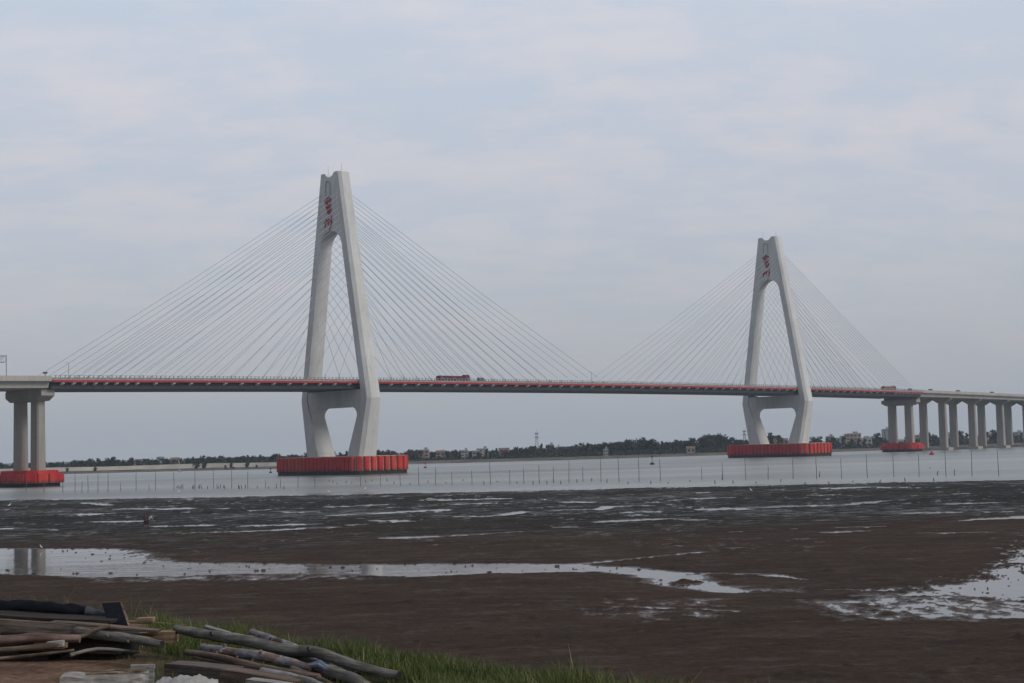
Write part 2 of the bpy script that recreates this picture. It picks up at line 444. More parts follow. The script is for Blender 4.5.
for x0, y0, x1, y1, hw in STREAKS:
    a, b = ground(x0, y0), ground(x1, y1); ym = (a.y + b.y) / 2
    wid = hw * ym * ym / (F_PX * HC) * 0.56
    sel = (YY > min(a.y, b.y) - 6 * wid) & (YY < max(a.y, b.y) + 6 * wid)
    d, t = seg_dist(XX[sel], YY[sel], a, b)
    wloc = wid * (0.55 + 0.45 * np.sin(np.pi * np.clip(t, .08, .92))) * (1 + 1.25 * fbm(XX[sel] / 2.6, YY[sel] / 4, 5, int(x0), .7))
    m_ = np.clip((wloc - d) / (wid * 0.8) + .5, 0, 1)
    H[sel] = H[sel] * (1 - m_) + m_ * (-0.105 + .11 * fbm(XX[sel] / .9, YY[sel] / 1.6, 4, 44, .7))
for x, y, wpx, hh in LUMPS:
    g = ground(x, y); rx = wpx * g.y / F_PX; ry = rx * 0.8 + 0.5
    q = ((XX - g.x) / rx) ** 2 + ((YY - g.y) / ry) ** 2
    sel = q < 4
    H[sel] += hh * np.exp(-q[sel] * 1.2) * (1 + 1.0 * fbm(XX[sel] / 0.5, YY[sel] / 0.6, 3, 5))
# crab mounds, drag marks and channels too small for the list above
for k in range(420):
    yq = 1 / RNG.uniform(1 / 230, 1 / 55); xq = RNG.uniform(-.36, .36) * yq; rx = RNG.uniform(.12, .55) * (yq / 90) ** .5; hh = RNG.uniform(.04, .13)
    i0, i1 = np.searchsorted(Yg, [yq - 3 * rx, yq + 3 * rx])
    if i1 <= i0: continue
    sub = (slice(i0, i1), slice(None)); q = ((XX[sub] - xq) / rx) ** 2 + ((YY[sub] - yq) / rx) ** 2
    H[sub] += np.where(q < 5, hh * np.exp(-q * 1.3), 0)
for pts in (((-40, 606), (120, 602), (300, 596), (470, 590)), ((240, 611), (420, 604), (600, 606), (760, 612)), ((520, 655), (640, 632), (800, 622)), ((-40, 590), (150, 588), (330, 583)), ((640, 560), (760, 566), (900, 562))):
    gp = [tuple(ground(*q)[:2]) for q in pts]
    for a, b in zip(gp[:-1], gp[1:]):
        lo, hi = min(a[1], b[1]) - 4, max(a[1], b[1]) + 4; i0, i1 = np.searchsorted(Yg, [lo, hi]); sub = (slice(i0, i1), slice(None))
        d, _ = seg_dist(XX[sub] + .8 * fbm(XX[sub] / 3, YY[sub] / 3, 3, 7), YY[sub], a, b); H[sub] += -.03 * np.exp(-(d / .35) ** 2) + .035 * np.exp(-((d - .8) / .4) ** 2)
e_ = YY - edgeY + 9 * fbm(XX / 26, YY / 60, 5, 91)
H -= np.clip((e_ + 6) / 12, 0, 1) * 0.10 + np.clip(e_ / 40, 0, 1) * 1.2
H = np.where(YY < 30, H * 0 + 0.1, H)
grid_object('mud_flat', XX, YY, H, mud_material())

# ------------------------------------------------------------------ near bank
BZ = 7.45
bx = [-60, -12, -5.88, -5.14, -4.17, -3.17, -2.27, -1.64, -1.0, -0.32, 0.29, 0.82, 1.3, 2.88, 8, 60]
by = [20, 18, 17.15, 16.96, 16.23, 15.02, 13.7, 12.95, 12.4, 11.7, 10.9, 10.4, 9.95, 8.7, 6.5, 3.5]


def bank_height(x, y):
    x = np.asarray(x, float); y = np.asarray(y, float)
    e = np.interp(x, bx, by) + 0.25 * fbm(x / 0.8, y * 0 + 3.3, 3, 8)
    d = y - e
    z = BZ + 0.03 * fbm(x / 0.9, y / 0.9, 4, 2) + 0.03 * np.clip(-d, 0, 2) * 0
    z = z - np.where(d > -0.35, (np.clip(d + 0.35, 0, 0.7)) ** 2 * 0.6, 0) - np.clip(d - 0.35, 0, 100) * 0.6
    return np.maximum(z, -0.6)


xs = np.concatenate([np.linspace(-60, -8, 40)[:-1], np.linspace(-8, 5, 330), np.linspace(5, 60, 45)[1:]])
ys = np.concatenate([np.linspace(-30, 6, 20)[:-1], np.linspace(6, 18.5, 330), np.linspace(18.5, 45, 40)[1:]])
X2, Y2 = np.meshgrid(xs, ys)


def bank_material():
    m, nt, b = newmat('bank_soil'); p = pos(nt)
    a = noise(nt, p, 1.2, 5, 0.6); g = noise(nt, p, 14, 4, 0.7); k = noise(nt, p, 60, 2, 0.6)
    sand = ramp(nt, g, [(0.3, (0.11, 0.066, 0.045)), (0.55, (0.19, 0.12, 0.083)), (0.75, (0.28, 0.195, 0.14))])
    sand = mix(nt, ramp(nt, a, [(0.42, (0, 0, 0)), (0.62, (.7, .7, .7))]), sand, (0.055, 0.036, 0.026))
    turf = ramp(nt, g, [(0.3, (0.018, 0.024, 0.010)), (0.7, (0.05, 0.055, 0.024))])
    sx = nt.nodes.new('ShaderNodeSeparateXYZ'); nt.links.new(p, sx.inputs[0])
    mr = nt.nodes.new('ShaderNodeMapRange'); mr.inputs['From Min'].default_value = -3.6; mr.inputs['From Max'].default_value = -2.6
    nt.links.new(math_(nt, 'ADD', sx.outputs['X'], math_(nt, 'MULTIPLY', math_(nt, 'SUBTRACT', a, 0.5), 1.6)), mr.inputs['Value'])
    c = mix(nt, mr.outputs[0], sand, turf)
    nt.links.new(c, b.inputs['Base Color']); b.inputs['Roughness'].default_value = 0.95; b.inputs['Specular IOR Level'].default_value = 0.15
    bump(nt, b, math_(nt, 'ADD', g, math_(nt, 'MULTIPLY', k, 0.4)), 0.8, 0.02)
    return m


grid_object('bank_ground', X2, Y2, bank_height(X2, Y2), bank_material())


def grass_material():
    m, nt, b = newmat('grass_blades')
    at_ = nt.nodes.new('ShaderNodeAttribute'); at_.attribute_name = 'tint'
    c = ramp(nt, at_.outputs['Fac'], [(0.0, (0.044, 0.072, 0.016)), (0.45, (0.080, 0.110, 0.028)), (0.8, (0.125, 0.135, 0.042)), (0.93, (0.16, 0.14, 0.06)), (1.0, (0.26, 0.22, 0.13))])
    nt.links.new(c, b.inputs['Base Color']); b.inputs['Roughness'].default_value = 0.6; b.inputs['Specular IOR Level'].default_value = 0.25
    return m


def grass(name, n, xr, yr, keep, hr, label):
    x = RNG.uniform(*xr, n); y = RNG.uniform(*yr, n)
    e = np.interp(x, bx, by)
    k = RNG.uniform(0, 1, n) < keep(x, y, e)
    x, y, e = x[k], y[k], e[k]; n = len(x)
    z = bank_height(x, y) - 0.01
    cl = fbm(x / 0.5, y / 0.5, 3, 61)
    h = RNG.uniform(*hr, n) * np.where((x < -.75) & (y < 12.95 - (x + 2.9) * .88), .5, 1.0) * (1 + 0.55 * cl) * np.where(y > e - 0.6, 1.15, 0.9); wd = RNG.uniform(0.0015, 0.0034, n)
    tall = RNG.uniform(0, 1, n) < 0.006; h = np.where(tall, h * 1.35, h)
    a = RNG.uniform(0, 2 * np.pi, n); ln = RNG.uniform(0.1, 0.75, n) * h; b = RNG.uniform(0, 2 * np.pi, n)
    dx, dy = np.cos(b) * ln, np.sin(b) * ln; wx, wy = np.cos(a) * wd, np.sin(a) * wd
    V = np.zeros((n, 5, 3))
    V[:, 0] = np.stack([x - wx, y - wy, z], -1); V[:, 1] = np.stack([x + wx, y + wy, z], -1)
    V[:, 2] = np.stack([x + wx * .8 + dx * .35, y + wy * .8 + dy * .35, z + h * .6], -1)
    V[:, 3] = np.stack([x - wx * .8 + dx * .35, y - wy * .8 + dy * .35, z + h * .6], -1)
    V[:, 4] = np.stack([x + dx, y + dy, z + h], -1)
    me = bpy.data.meshes.new(name); me.vertices.add(n * 5); me.vertices.foreach_set('co', V.astype(np.float32).ravel())
    o5 = np.arange(n)[:, None] * 5
    loops = np.concatenate([o5 + np.array([[0, 1, 2, 3]]), o5 + np.array([[3, 2, 4]])], 1)
    me.loops.add(loops.size); me.loops.foreach_set('vertex_index', loops.astype(np.int32).ravel())
    st = (np.arange(n)[:, None] * 7 + np.array([[0, 4]])).ravel(); me.polygons.add(2 * n)
    me.polygons.foreach_set('loop_start', st.astype(np.int32)); me.polygons.foreach_set('loop_total', np.tile([4, 3], n).astype(np.int32))
    at_ = me.attributes.new('tint', 'FLOAT', 'POINT')
    t = np.clip(RNG.uniform(0, 0.75, n) + 0.25 * cl + 0.25 * fbm(x / 1.4, y / .8, 3, 66), 0, .88); t = np.where(RNG.uniform(0, 1, n) < 0.07, RNG.uniform(.88, 1, n), t); t = np.where(tall, 1, t)
    at_.data.foreach_set('value', np.repeat(t, 5).astype(np.float32))
    me.materials.append(GM); me.update(); me.validate()
    o = bpy.data.objects.new(name, me); C.objects.link(o); tag(o, label, 'grass', None, 'stuff'); return o


GM = grass_material()
grass('grass', 240000, (-3.9, 4.5), (7.5, 16.4), lambda x, y, e: np.clip((x + 3.25 + 0.6 * fbm(x / .4, y / .4, 2, 71) + np.clip(y - 12.2, -1.0, .4) * .8) * 2.2, 0, 1) * np.clip((e + 0.55 - y) * 4, 0, 1) * np.where((x < -.75) & (y < 12.95 - (x + 2.9) * .88), .10, 1.0), (0.07, 0.18),
      'short green grass with dry stalks growing along the rim of the bank')
grass('rim_weeds', 9000, (-9, -3.2), (15.6, 18.5), lambda x, y, e: np.clip(1 - np.abs(y - e) * 1.6, 0, 1) * np.clip(fbm(x / .35, y / .35, 2, 72) * 3 + .35, 0, 1), (0.08, 0.26),
      'thin yellowish weeds on the rim behind the board pile')

# ------------------------------------------------------------------ bridge pylons
ZB, ZK, ZO, ZBEAM, ZA, ZT = 7.74, 32.3, 28.8, 36.0, 106.0, 131.6
CH = 1.5


def Vout(z):
    return 17.27 + (z - ZB) / (ZK - ZB) * (21.93 - 17.27) if z < ZK else 21.93 + (z - ZK) / (ZT - ZK) * (5.6 - 21.93)


def Wp(u, v, z): return Wv(u, v - .75 * max(0.0, (z - 33) / 98.6), z)


def Alen(z):
    return 4.9 + (z - ZB) / (ZK - ZB) * (3.85 - 4.9) if z < ZK else 3.85 + (z - ZK) / (ZT - ZK) * (3.25 - 3.85)


def Vin(z):
    if z <= ZK: return Vout(z) - (7.6 + (z - ZB) / (ZK - ZB) * (3.6 - 7.6))
    w_ = Vout(z) - 3.5
    if z < 97.5: return w_
    if z < ZA:
        w0 = Vout(97.5) - 3.5; return w0 * math.sqrt(max(0, 1 - ((z - 97.5) / (ZA - 97.5)) ** 2))
    if z < 129.7: return 0.0
    return 3.1 * min(1, (z - 129.7) / (ZT - 129.7)) ** .4


CHARS = [  # cursive two-character inscription, strokes as (v, z, half width) relative to the panel centre
    [[(-1.2, 7.3, .16), (0.9, 7.9, .26)], [(-2.3, 5.6, .20), (-2.0, 6.6, .34), (1.9, 7.0, .30), (1.5, 5.5, .18)],
     [(-0.1, 7.6, .22), (-0.3, 5.9, .30), (-0.5, 4.3, .20)], [(-1.6, 5.9, .22), (-1.0, 5.4, .30)], [(-1.7, 5.0, .18), (-0.9, 4.7, .28)],
     [(0.5, 6.2, .20), (1.0, 5.7, .28)], [(0.4, 5.2, .18), (1.1, 4.8, .28)],
     [(-1.8, 3.6, .24), (0.0, 3.9, .30), (1.9, 4.4, .22)], [(-0.9, 3.5, .28), (-0.6, 1.7, .30), (-0.3, 0.7, .24)],
     [(-0.9, 2.9, .20), (1.5, 3.3, .34), (1.7, 1.9, .36), (0.8, 0.5, .26), (-0.3, 0.5, .22)], [(-0.7, 1.9, .18), (1.3, 2.2, .24)], [(0.3, 3.1, .2), (0.3, 1.0, .22)]],
    [[(-2.9, 2.4, .22), (-2.3, 3.2, .30)], [(-1.5, 4.6, .16), (-1.6, 3.0, .32), (-2.8, 0.7, .14)], [(-0.9, 2.9, .22), (-0.3, 3.5, .32)],
     [(0.1, 4.5, .20), (0.0, 2.9, .32), (-0.4, 1.6, .18)], [(0.8, 3.0, .22), (1.3, 3.6, .32)],
     [(2.0, 5.6, .22), (2.1, 3.6, .34), (1.6, 1.4, .30), (0.2, -0.8, .12)], [(-1.6, 3.8, .12), (2.1, 4.2, .12)]],
]


def brush(mb, P, pts, uf, uo, v0, z0_):
    """a flat, raised lettering stroke on the pylon's front plane"""
    L = []; Rr = []
    dense = []
    for i in range(len(pts) - 1):
        for k in range(5):
            t = k / 5; dense.append(tuple(pts[i][j] * (1 - t) + pts[i + 1][j] * t for j in range(3)))
    dense.append(pts[-1])
    for i, q in enumerate(dense):
        a = dense[max(0, i - 1)]; b = dense[min(len(dense) - 1, i + 1)]
        tv, tz = b[0] - a[0], b[1] - a[1]; l = math.hypot(tv, tz) or 1
        nv, nz = -tz / l, tv / l
        w_ = q[2] * 1.05
        L.append((q[0] + nv * w_, q[1] + nz * w_)); Rr.append((q[0] - nv * w_, q[1] - nz * w_))
    poly = L + Rr[::-1]
    n = len(poly); f_ = [Wp(uf, v0 + a, z0_ + b) for a, b in poly]; g_ = [Wp(uf + uo, v0 + a, z0_ + b) for a, b in poly]
    m_ = len(L); fs = []
    for i in range(m_ - 1): fs.append((i, i + 1, n - 2 - i, n - 1 - i))
    for i in range(n): fs.append((i, (i + 1) % n, n + (i + 1) % n, n + i))
    mb.add(f_ + g_, fs)


CAB_Z = [123.0 - 2.0 * i - 0.055 * i * i for i in range(20)]     # anchorages from the top down


def pylon(ut, label, nside):
    root = empty('bridge_pylon', Wv(ut, 0, 0), label, 'bridge tower', 'white concrete pylons of the cable-stayed bridge')
    zs = sorted(set([ZB, 14, 20, 26, ZK, 35.4, 40, 50, 60, 70, 80, 90, 97.5, 99, 100.5, 102, 103.2, 104.2, 105, 105.6, 105.9, ZA, 112, 120, 129.7, 129.72, 129.78, 129.9, 130.2, 130.7, 131.1, ZT]))
    mb = MB()
    for sgn in (1, -1):
        rings = []
        for z in zs:
            vo, vi, a = Vout(z), Vin(z), Alen(z)
            c_ = CH * min(1.0, (0.75 + 0.25 * (ZT - z) / ZT))
            if vo - vi < 1: vi = vo - 1
            rings.append([Wp(ut + q[0], sgn * q[1], z) for q in ((-a, vi), (-a, vo), (-a + c_, vo + c_), (a - c_, vo + c_), (a, vo), (a, vi))])
        n = 6; vs = [p for r in rings for p in r]; fs = []
        for k in range(len(zs) - 1):
            for i in range(n):
                if i == 5 and Vin(zs[k]) == 0 and Vin(zs[k + 1]) == 0: continue
                fs.append((k * n + i, k * n + (i + 1) % n, (k + 1) * n + (i + 1) % n, (k + 1) * n + i))
        fs.append(tuple(range(n))[::-1]); fs.append(tuple(range((len(rings) - 1) * n, len(rings) * n)))
        mb.add(vs, fs)
    part(mb, 'legs', M['pylon'], root)
    # crossbeam with haunches, set back from the leg faces
    mb = MB()
    vt = Vin(ZBEAM) + 0.25
    prof = [(vt, 31.0), (Vin(22.0) + .3, 22.0), (Vin(24.5) - .6, 24.5), (14.6, 26.6), (13.5, 28.0), (11.9, ZO), (0, ZO)]
    prof = [(-q[0], q[1]) for q in prof] + prof[::-1][1:]
    a = 3.85 - 0.4
    mb.loft([[Wp(ut - a, v, z), Wp(ut + a, v, z), Wp(ut + a, max(-vt, min(vt, v)), ZBEAM), Wp(ut - a, max(-vt, min(vt, v)), ZBEAM)] for v, z in prof])
    part(mb, 'crossbeam', M['pylon'], root)
    for v in (-14.9, 14.9):
        b_ = MB(); rot = Matrix.Rotation(-PHI, 3, 'Z')
        b_.box(Wp(ut, v, ZBEAM + .3), (1.6, 2.2, .55), rot=rot); part(b_, 'bearing', M['concrete'], root)
    # niche near the top: raised arch moulding
    mb = MB(); uf = ut - Alen(126) - 0.02
    for k in range(11):
        a0, a1 = math.pi * k / 10, math.pi * (k + 1) / 10
        if k < 10:
            for r1, r2 in ((1.35, 1.75),):
                mb.prism([Wp(uf - .22, -1 - r1 * math.cos(a0), 126.2 + r1 * math.sin(a0) * 1.15), Wp(uf - .22, -1 - r2 * math.cos(a0), 126.2 + r2 * math.sin(a0) * 1.15),
                          Wp(uf - .22, -1 - r2 * math.cos(a1), 126.2 + r2 * math.sin(a1) * 1.15), Wp(uf - .22, -1 - r1 * math.cos(a1), 126.2 + r1 * math.sin(a1) * 1.15)],
                         [Wp(uf + .1, -1 - r1 * math.cos(a0), 126.2 + r1 * math.sin(a0) * 1.15), Wp(uf + .1, -1 - r2 * math.cos(a0), 126.2 + r2 * math.sin(a0) * 1.15),
                          Wp(uf + .1, -1 - r2 * math.cos(a1), 126.2 + r2 * math.sin(a1) * 1.15), Wp(uf + .1, -1 - r1 * math.cos(a1), 126.2 + r1 * math.sin(a1) * 1.15)])
    rot = Matrix.Rotation(-PHI, 3, 'Z')
    for s_ in (-1, 1): mb.box(Wp(uf - .06, -1 + s_ * 1.55, 124.0), (.4, .32, 4.4), rot=rot)
    part(mb, 'niche_moulding', M['niche'], root)
    ins = empty('inscription', (0, 0, 0)); ins.parent = root; ins['label'] = 'two red brush-written characters, one above the other'
    for ci, (ch, z0_) in enumerate(zip(CHARS, (113.0, 106.9))):
        mb = MB()
        for j, st in enumerate(ch): brush(mb, None, st, ut - Alen(113) - 0.24 - 0.004 * j, 0.2, -0.9, z0_)
        c_ = mb; loc = root.location
        c_.v = [(v[0] - loc.x, v[1] - loc.y, v[2] - loc.z) for v in c_.v]
        q = c_.build('character', M['paint_red']); q.parent = ins
    for v in (-4.6, 4.6):
        b_ = MB(); b_.tube([Wp(ut, v, ZT - .1), Wp(ut, v, ZT + 4.2)], [.09, .05], 6); part(b_, 'lightning_rod', M['rail'], root)
    # stays : two planes, both sides
    side = [15.5 + 8 * i for i in range(12)] + [107.9 + 4.4 * i for i in range(8)]
    main = [15.5 + 8 * i for i in range(19)]
    for vs_ in (1, -1):
        for sgn, lst in ((-nside, side), (nside, main)):
            for i, d in enumerate(lst):
                n_ = len(lst); za = CAB_Z[n_ - 1 - i] if n_ == 20 else CAB_Z[n_ - 1 - i] - 0.3
                u1 = ut + sgn * d
                pa = Wp(ut + sgn * 2.2, vs_ * (Vout(za) - 1.2), za); pb = Wv(u1, vs_ * 17.0, zdeck(u1) + 0.6)
                mb = MB(); mb.tube([pa, pa.lerp(pb, .5) - Vector((0, 0, .0004 * d * d * .1)), pb.lerp(pa, 0.035)], 0.078, 6, caps=False)
                e = pb.lerp(pa, 3.2 / (pb - pa).length)
                mb.tube([pb, e], 0.17, 6)
                part(mb, 'stay_cable', M['cable'], root, fix=False)
    # pile cap in the fender ring
    mb = MB(); mb.prism([Wv(ut + a, b, .2) for a, b in ((-12.5, -27), (12.5, -27), (12.5, 27), (-12.5, 27))], [Wv(ut + a, b, ZB) for a, b in ((-12.5, -27), (12.5, -27), (12.5, 27), (-12.5, 27))])
    part(mb, 'pile_cap', M['cap'], root)
    return root


pylon(-169, 'nearer white A-shaped pylon with red characters, left of midspan', 1)
pylon(169, 'farther and smaller-looking white A-shaped pylon with red characters, at the right', -1)


def rrect(A, B, R, n=7):
    out = []
    for cx_, cy_, a0 in ((A - R, B - R, 0), (-(A - R), B - R, 90), (-(A - R), -(B - R), 180), (A - R, -(B - R), 270)):
        for k in range(n + 1):
            a = math.radians(a0 + 90 * k / n); out.append((cx_ + R * math.cos(a), cy_ + R * math.sin(a)))
    return out


def fender_ring(uc, label):
    root = empty('pylon_fender', Wv(uc, 0, 0), label, 'bridge fender', 'red ship-collision fenders round the pylon footings')
    A, B, R = 15.3, 29.9, 7.0
    path = rrect(A, B, R, 10)
    mb = MB(); o_ = rrect(A - .3, B - .3, R - .3, 8); i_ = rrect(A - 2.5, B - 2.5, R - 2.5, 8)
    n = len(o_)
    vs = [Wv(uc + p[0], p[1], -.6) for p in o_] + [Wv(uc + p[0], p[1], 1.55) for p in o_] + [Wv(uc + p[0], p[1], 1.55) for p in i_] + [Wv(uc + p[0], p[1], -.6) for p in i_]
    fs = []
    for k in range(3):
        for j in range(n): fs.append((k * n + j, k * n + (j + 1) % n, (k + 1) * n + (j + 1) % n, (k + 1) * n + j))
    mb.add(vs, fs); part(mb, 'base_ring', M['fender_dark'], root)
    mb = MB(); n = len(o_); o2 = rrect(A - .9, B - .9, R - .9, 8)
    vs = [Wv(uc + p[0], p[1], z) for z, ring in ((1.56, o2), (7.2, o2), (7.2, i_), (1.56, i_)) for p in ring]
    fs = []
    for k in range(3):
        for j in range(n): fs.append((k * n + j, k * n + (j + 1) % n, (k + 1) * n + (j + 1) % n, (k + 1) * n + j))
    mb.add(vs, fs); part(mb, 'inner_wall', M['pale_gap'], root)
    # walk the path and set the rounded panels
    seg = [(Vector(path[i]), Vector(path[(i + 1) % len(path)])) for i in range(len(path))]
    tot = sum((b - a).length for a, b in seg); s = 0.0

    def pt(s):
        s %= tot
        for a, b in seg:
            l = (b - a).length
            if s <= l: return a.lerp(b, s / l)
            s -= l
        return seg[0][0]
    while s < tot - 1:
        p = pt(s); near = p.y > 14 and p.x > -A + .6
        pitch = 3.6 if near else 2.55; wdt = pitch - (1.05 if near else 0.2)
        a, b = pt(s + .08), pt(s + .08 + wdt); t = (b - a); l = t.length; t.normalize(); nrm = Vector((t.y, -t.x))
        rings = []
        zt = 7.55 + random.uniform(-.06, .06)
        for z, k in ((1.5, 1), (zt - .25, 1), (zt, .8)):
            rg = []
            for q in range(7):
                an = math.pi * q / 6; off = math.sin(an) ** .6 * .75 * k
                pp = a + t * (l * (.5 - .5 * math.cos(an))) + nrm * off - nrm * .35; rg.append(Wv(uc + pp.x, pp.y, z))
            qq = b - nrm * 1.4; rg.append(Wv(uc + qq.x, qq.y, z)); qq = a - nrm * 1.4; rg.append(Wv(uc + qq.x, qq.y, z))
            rings.append(rg)
        mb = MB(); mb.loft(rings); part(mb, 'fender_panel', M['fender2'] if near and random.random() < .45 else M['fender'], root)
        s += pitch
    return root


fender_ring(-169, 'long red ribbed fender ring round the nearer pylon base')
fender_ring(169, 'red ribbed fender ring round the farther pylon base')


# ------------------------------------------------------------------ deck
def loft_uv(us, prof, z_off=0.0, mi=0, mb=None, closed=True):
    """loft a (v, dz) profile along the deck"""
    mb = mb or MB(); rings = [[Wv(u, q[0], zdeck(u) + q[1]) for q in prof] for u in us]
    mb.loft(rings, (closed, closed), mi); return mb


def rect(v0, v1, d0, d1): return [(v0, d0), (v1, d0), (v1, d1), (v0, d1)]


UE = 315.5
deck = empty('bridge_deck', Wv(0, 0, zdeck(0)), 'long dark steel main deck with a red edge stripe, hung from the stays', 'bridge deck')
us = [-UE + i * (2 * UE) / 80 for i in range(81)]
part(loft_uv(us, rect(-17.0, 17.0, -.36, .34)), 'deck_slab', M['parapet'], deck)
part(loft_uv(us, rect(-15.6, 15.6, .345, .42)), 'road_surface', M['asphalt'], deck)
for s_ in (1, -1):
    part(loft_uv(us, rect(min(s_ * 17.0, s_ * 17.3), max(s_ * 17.0, s_ * 17.3), -.34, .36)), 'red_fascia', M['red_fascia'], deck)
    part(loft_uv(us, rect(min(s_ * 15.75, s_ * 16.15), max(s_ * 15.75, s_ * 16.15), .35, 1.35)), 'crash_barrier', M['parapet'], deck)
    part(loft_uv(us, rect(min(s_ * 17.02, s_ * 17.12), max(s_ * 17.02, s_ * 17.12), .42, .95)), 'kerb_rail', M['parapet'], deck)
    part(loft_uv(us, rect(min(s_ * 13.9, s_ * 15.3), max(s_ * 13.9, s_ * 15.3), -2.62, -.37)), 'edge_girder', M['steel'], deck)
    mb = MB()
    for du, dz_ in ((17.06, 2.05),): loft_uv(us, rect(min(s_ * (du - .05), s_ * (du + .05)), max(s_ * (du - .05), s_ * (du + .05)), dz_ - .06, dz_ + .06), mb=mb)
    u = -UE + 1
    rot = Matrix.Rotation(-PHI, 3, 'Z')
    while u < UE:
        mb.box(Wv(u, s_ * 17.06, zdeck(u) + 1.45), (.26, .34, 1.15 + random.uniform(-.05, .35)), rot=rot); u += 1.9
    part(mb, 'railing', M['rail'], deck)
part(loft_uv(us, rect(-13.9, 13.9, -2.5, -2.38)), 'bottom_flange', M['steel_under'], deck)
mb = MB(); u = -UE + 2
rot = Matrix.Rotation(-PHI, 3, 'Z')
while u < UE:
    mb.box(Wv(u, 0, zdeck(u) - 1.37), (27.7, .5, 2.0), rot=rot); u += 4.0
part(mb, 'cross_girders', M['steel_under'], deck)
bu = [-311.4 + 4.4 * i for i in range(8)]; u = -272.7
while u < 273: bu.append(u); u += 7.92
bu += [280.6 + 4.4 * i for i in range(8)]
far_mb = MB()
for u in bu:
    for s_ in (1, -1):
        m_ = far_mb if s_ < 0 else MB()
        zz = zdeck(u)
        tri = [(15.35, -.45), (17.0, -.45), (16.9, -.8), (15.35, -1.45)]
        m_.prism([Wv(u - .6, s_ * a, zz + b) for a, b in tri], [Wv(u + .6, s_ * a, zz + b) for a, b in tri])
        if s_ > 0: part(m_, 'anchor_bracket', M['bracket'], deck)
o = part(far_mb, 'far_side_brackets', M['bracket'], deck); o['kind'] = 'stuff'


def viaduct(u0_, u1_, label):
    root = empty('approach_viaduct', Wv((u0_ + u1_) / 2, 0, 30), label, 'viaduct', 'concrete approach viaducts at the bridge ends')
    n = max(4, int(abs(u1_ - u0_) / 12)); us = [u0_ + (u1_ - u0_) * i / n for i in range(n + 1)]
    for s_ in (1, -1):
        def R(v0, v1, a, b): return rect(min(s_ * v0, s_ * v1), max(s_ * v0, s_ * v1), a, b)
        part(loft_uv(us, R(.3, 17.1, .02, .42)), 'deck_slab', M['girder_conc'], root)
        part(loft_uv(us, R(16.75, 17.15, .425, 1.9)), 'parapet', M['girder_conc'], root)
        part(loft_uv(us, R(.4, 16.7, .43, .52)), 'road_surface', M['asphalt'], root)
        q = [(15.3, 0.0), (14.8, -2.3), (2.2, -2.3), (1.7, 0.0)]
        part(loft_uv(us, [(s_ * a, b) for a, b in q]), 'box_girder', M['girder_conc'], root)
        part(loft_uv(us, R(.3, .6, .53, 1.3)), 'median_barrier', M['girder_conc'], root)
    return root


viaduct(-480, -UE - .6, 'concrete approach viaduct deck running off the left edge')
viaduct(UE + .6, 980, 'long concrete approach viaduct deck receding at the right')


def oct_ring(uc, vc, a, b, c, z):
    return [Wv(uc + x, vc + y, z) for x, y in ((-a, -b + c), (-a, b - c), (-a + c, b), (a - c, b), (a, b - c), (a, -b + c), (a - c, -b), (-a + c, -b))]


def transition_pier(uc, sgn, label):
    root = empty('bridge_pier', Wv(uc, 0, 0), label, 'bridge pier', 'concrete piers under the deck')
    for v in (-6.2, 6.2):
        mb = MB(); mb.loft([oct_ring(uc, v, 1.75, 2.85, .55, 5.0), oct_ring(uc, v, 1.55, 2.7, .55, 31.5)]); part(mb, 'column', M['concrete'], root)
    zt = zdeck(uc)
    out = [(-12.6, 34.45), (13.4, 34.45), (13.4, 32.5), (9.6, 30.7), (-9.2, 30.7), (-12.6, 32.3)]
    mb = MB(); mb.prism([Wv(uc - 2.6, a, b) for a, b in out], [Wv(uc + 2.6, a, b) for a, b in out]); part(mb, 'pier_cap', M['concrete'], root)
    mb = MB(); s = -sgn  # raised seat on the viaduct side
    ua, ub = (uc + s * 2.6, uc + s * .3)
    ua, ub = min(ua, ub), max(ua, ub)
    zz = zdeck(uc) - 2.35
    mb.prism([Wv(a, b, 34.4) for a, b in ((ua, -12.2), (ub, -12.2), (ub, 13.0), (ua, 13.0))], [Wv(a, b, zz) for a, b in ((ua, -12.2), (ub, -12.2), (ub, 13.0), (ua, 13.0))])
    part(mb, 'girder_seat', M['concrete'], root)
    mb = MB(); mb.prism(oct_ring(uc, 0, 5.2, 11.0, 2.0, .2), oct_ring(uc, 0, 5.2, 11.0, 2.0, 5.0)); part(mb, 'pile_cap', M['cap'], root)
    return root


transition_pier(-315.5, 1, 'two-column concrete pier in the water at the left edge of the photo')
transition_pier(315.5, -1, 'two-column concrete pier in the red fender where the steel deck ends at right')


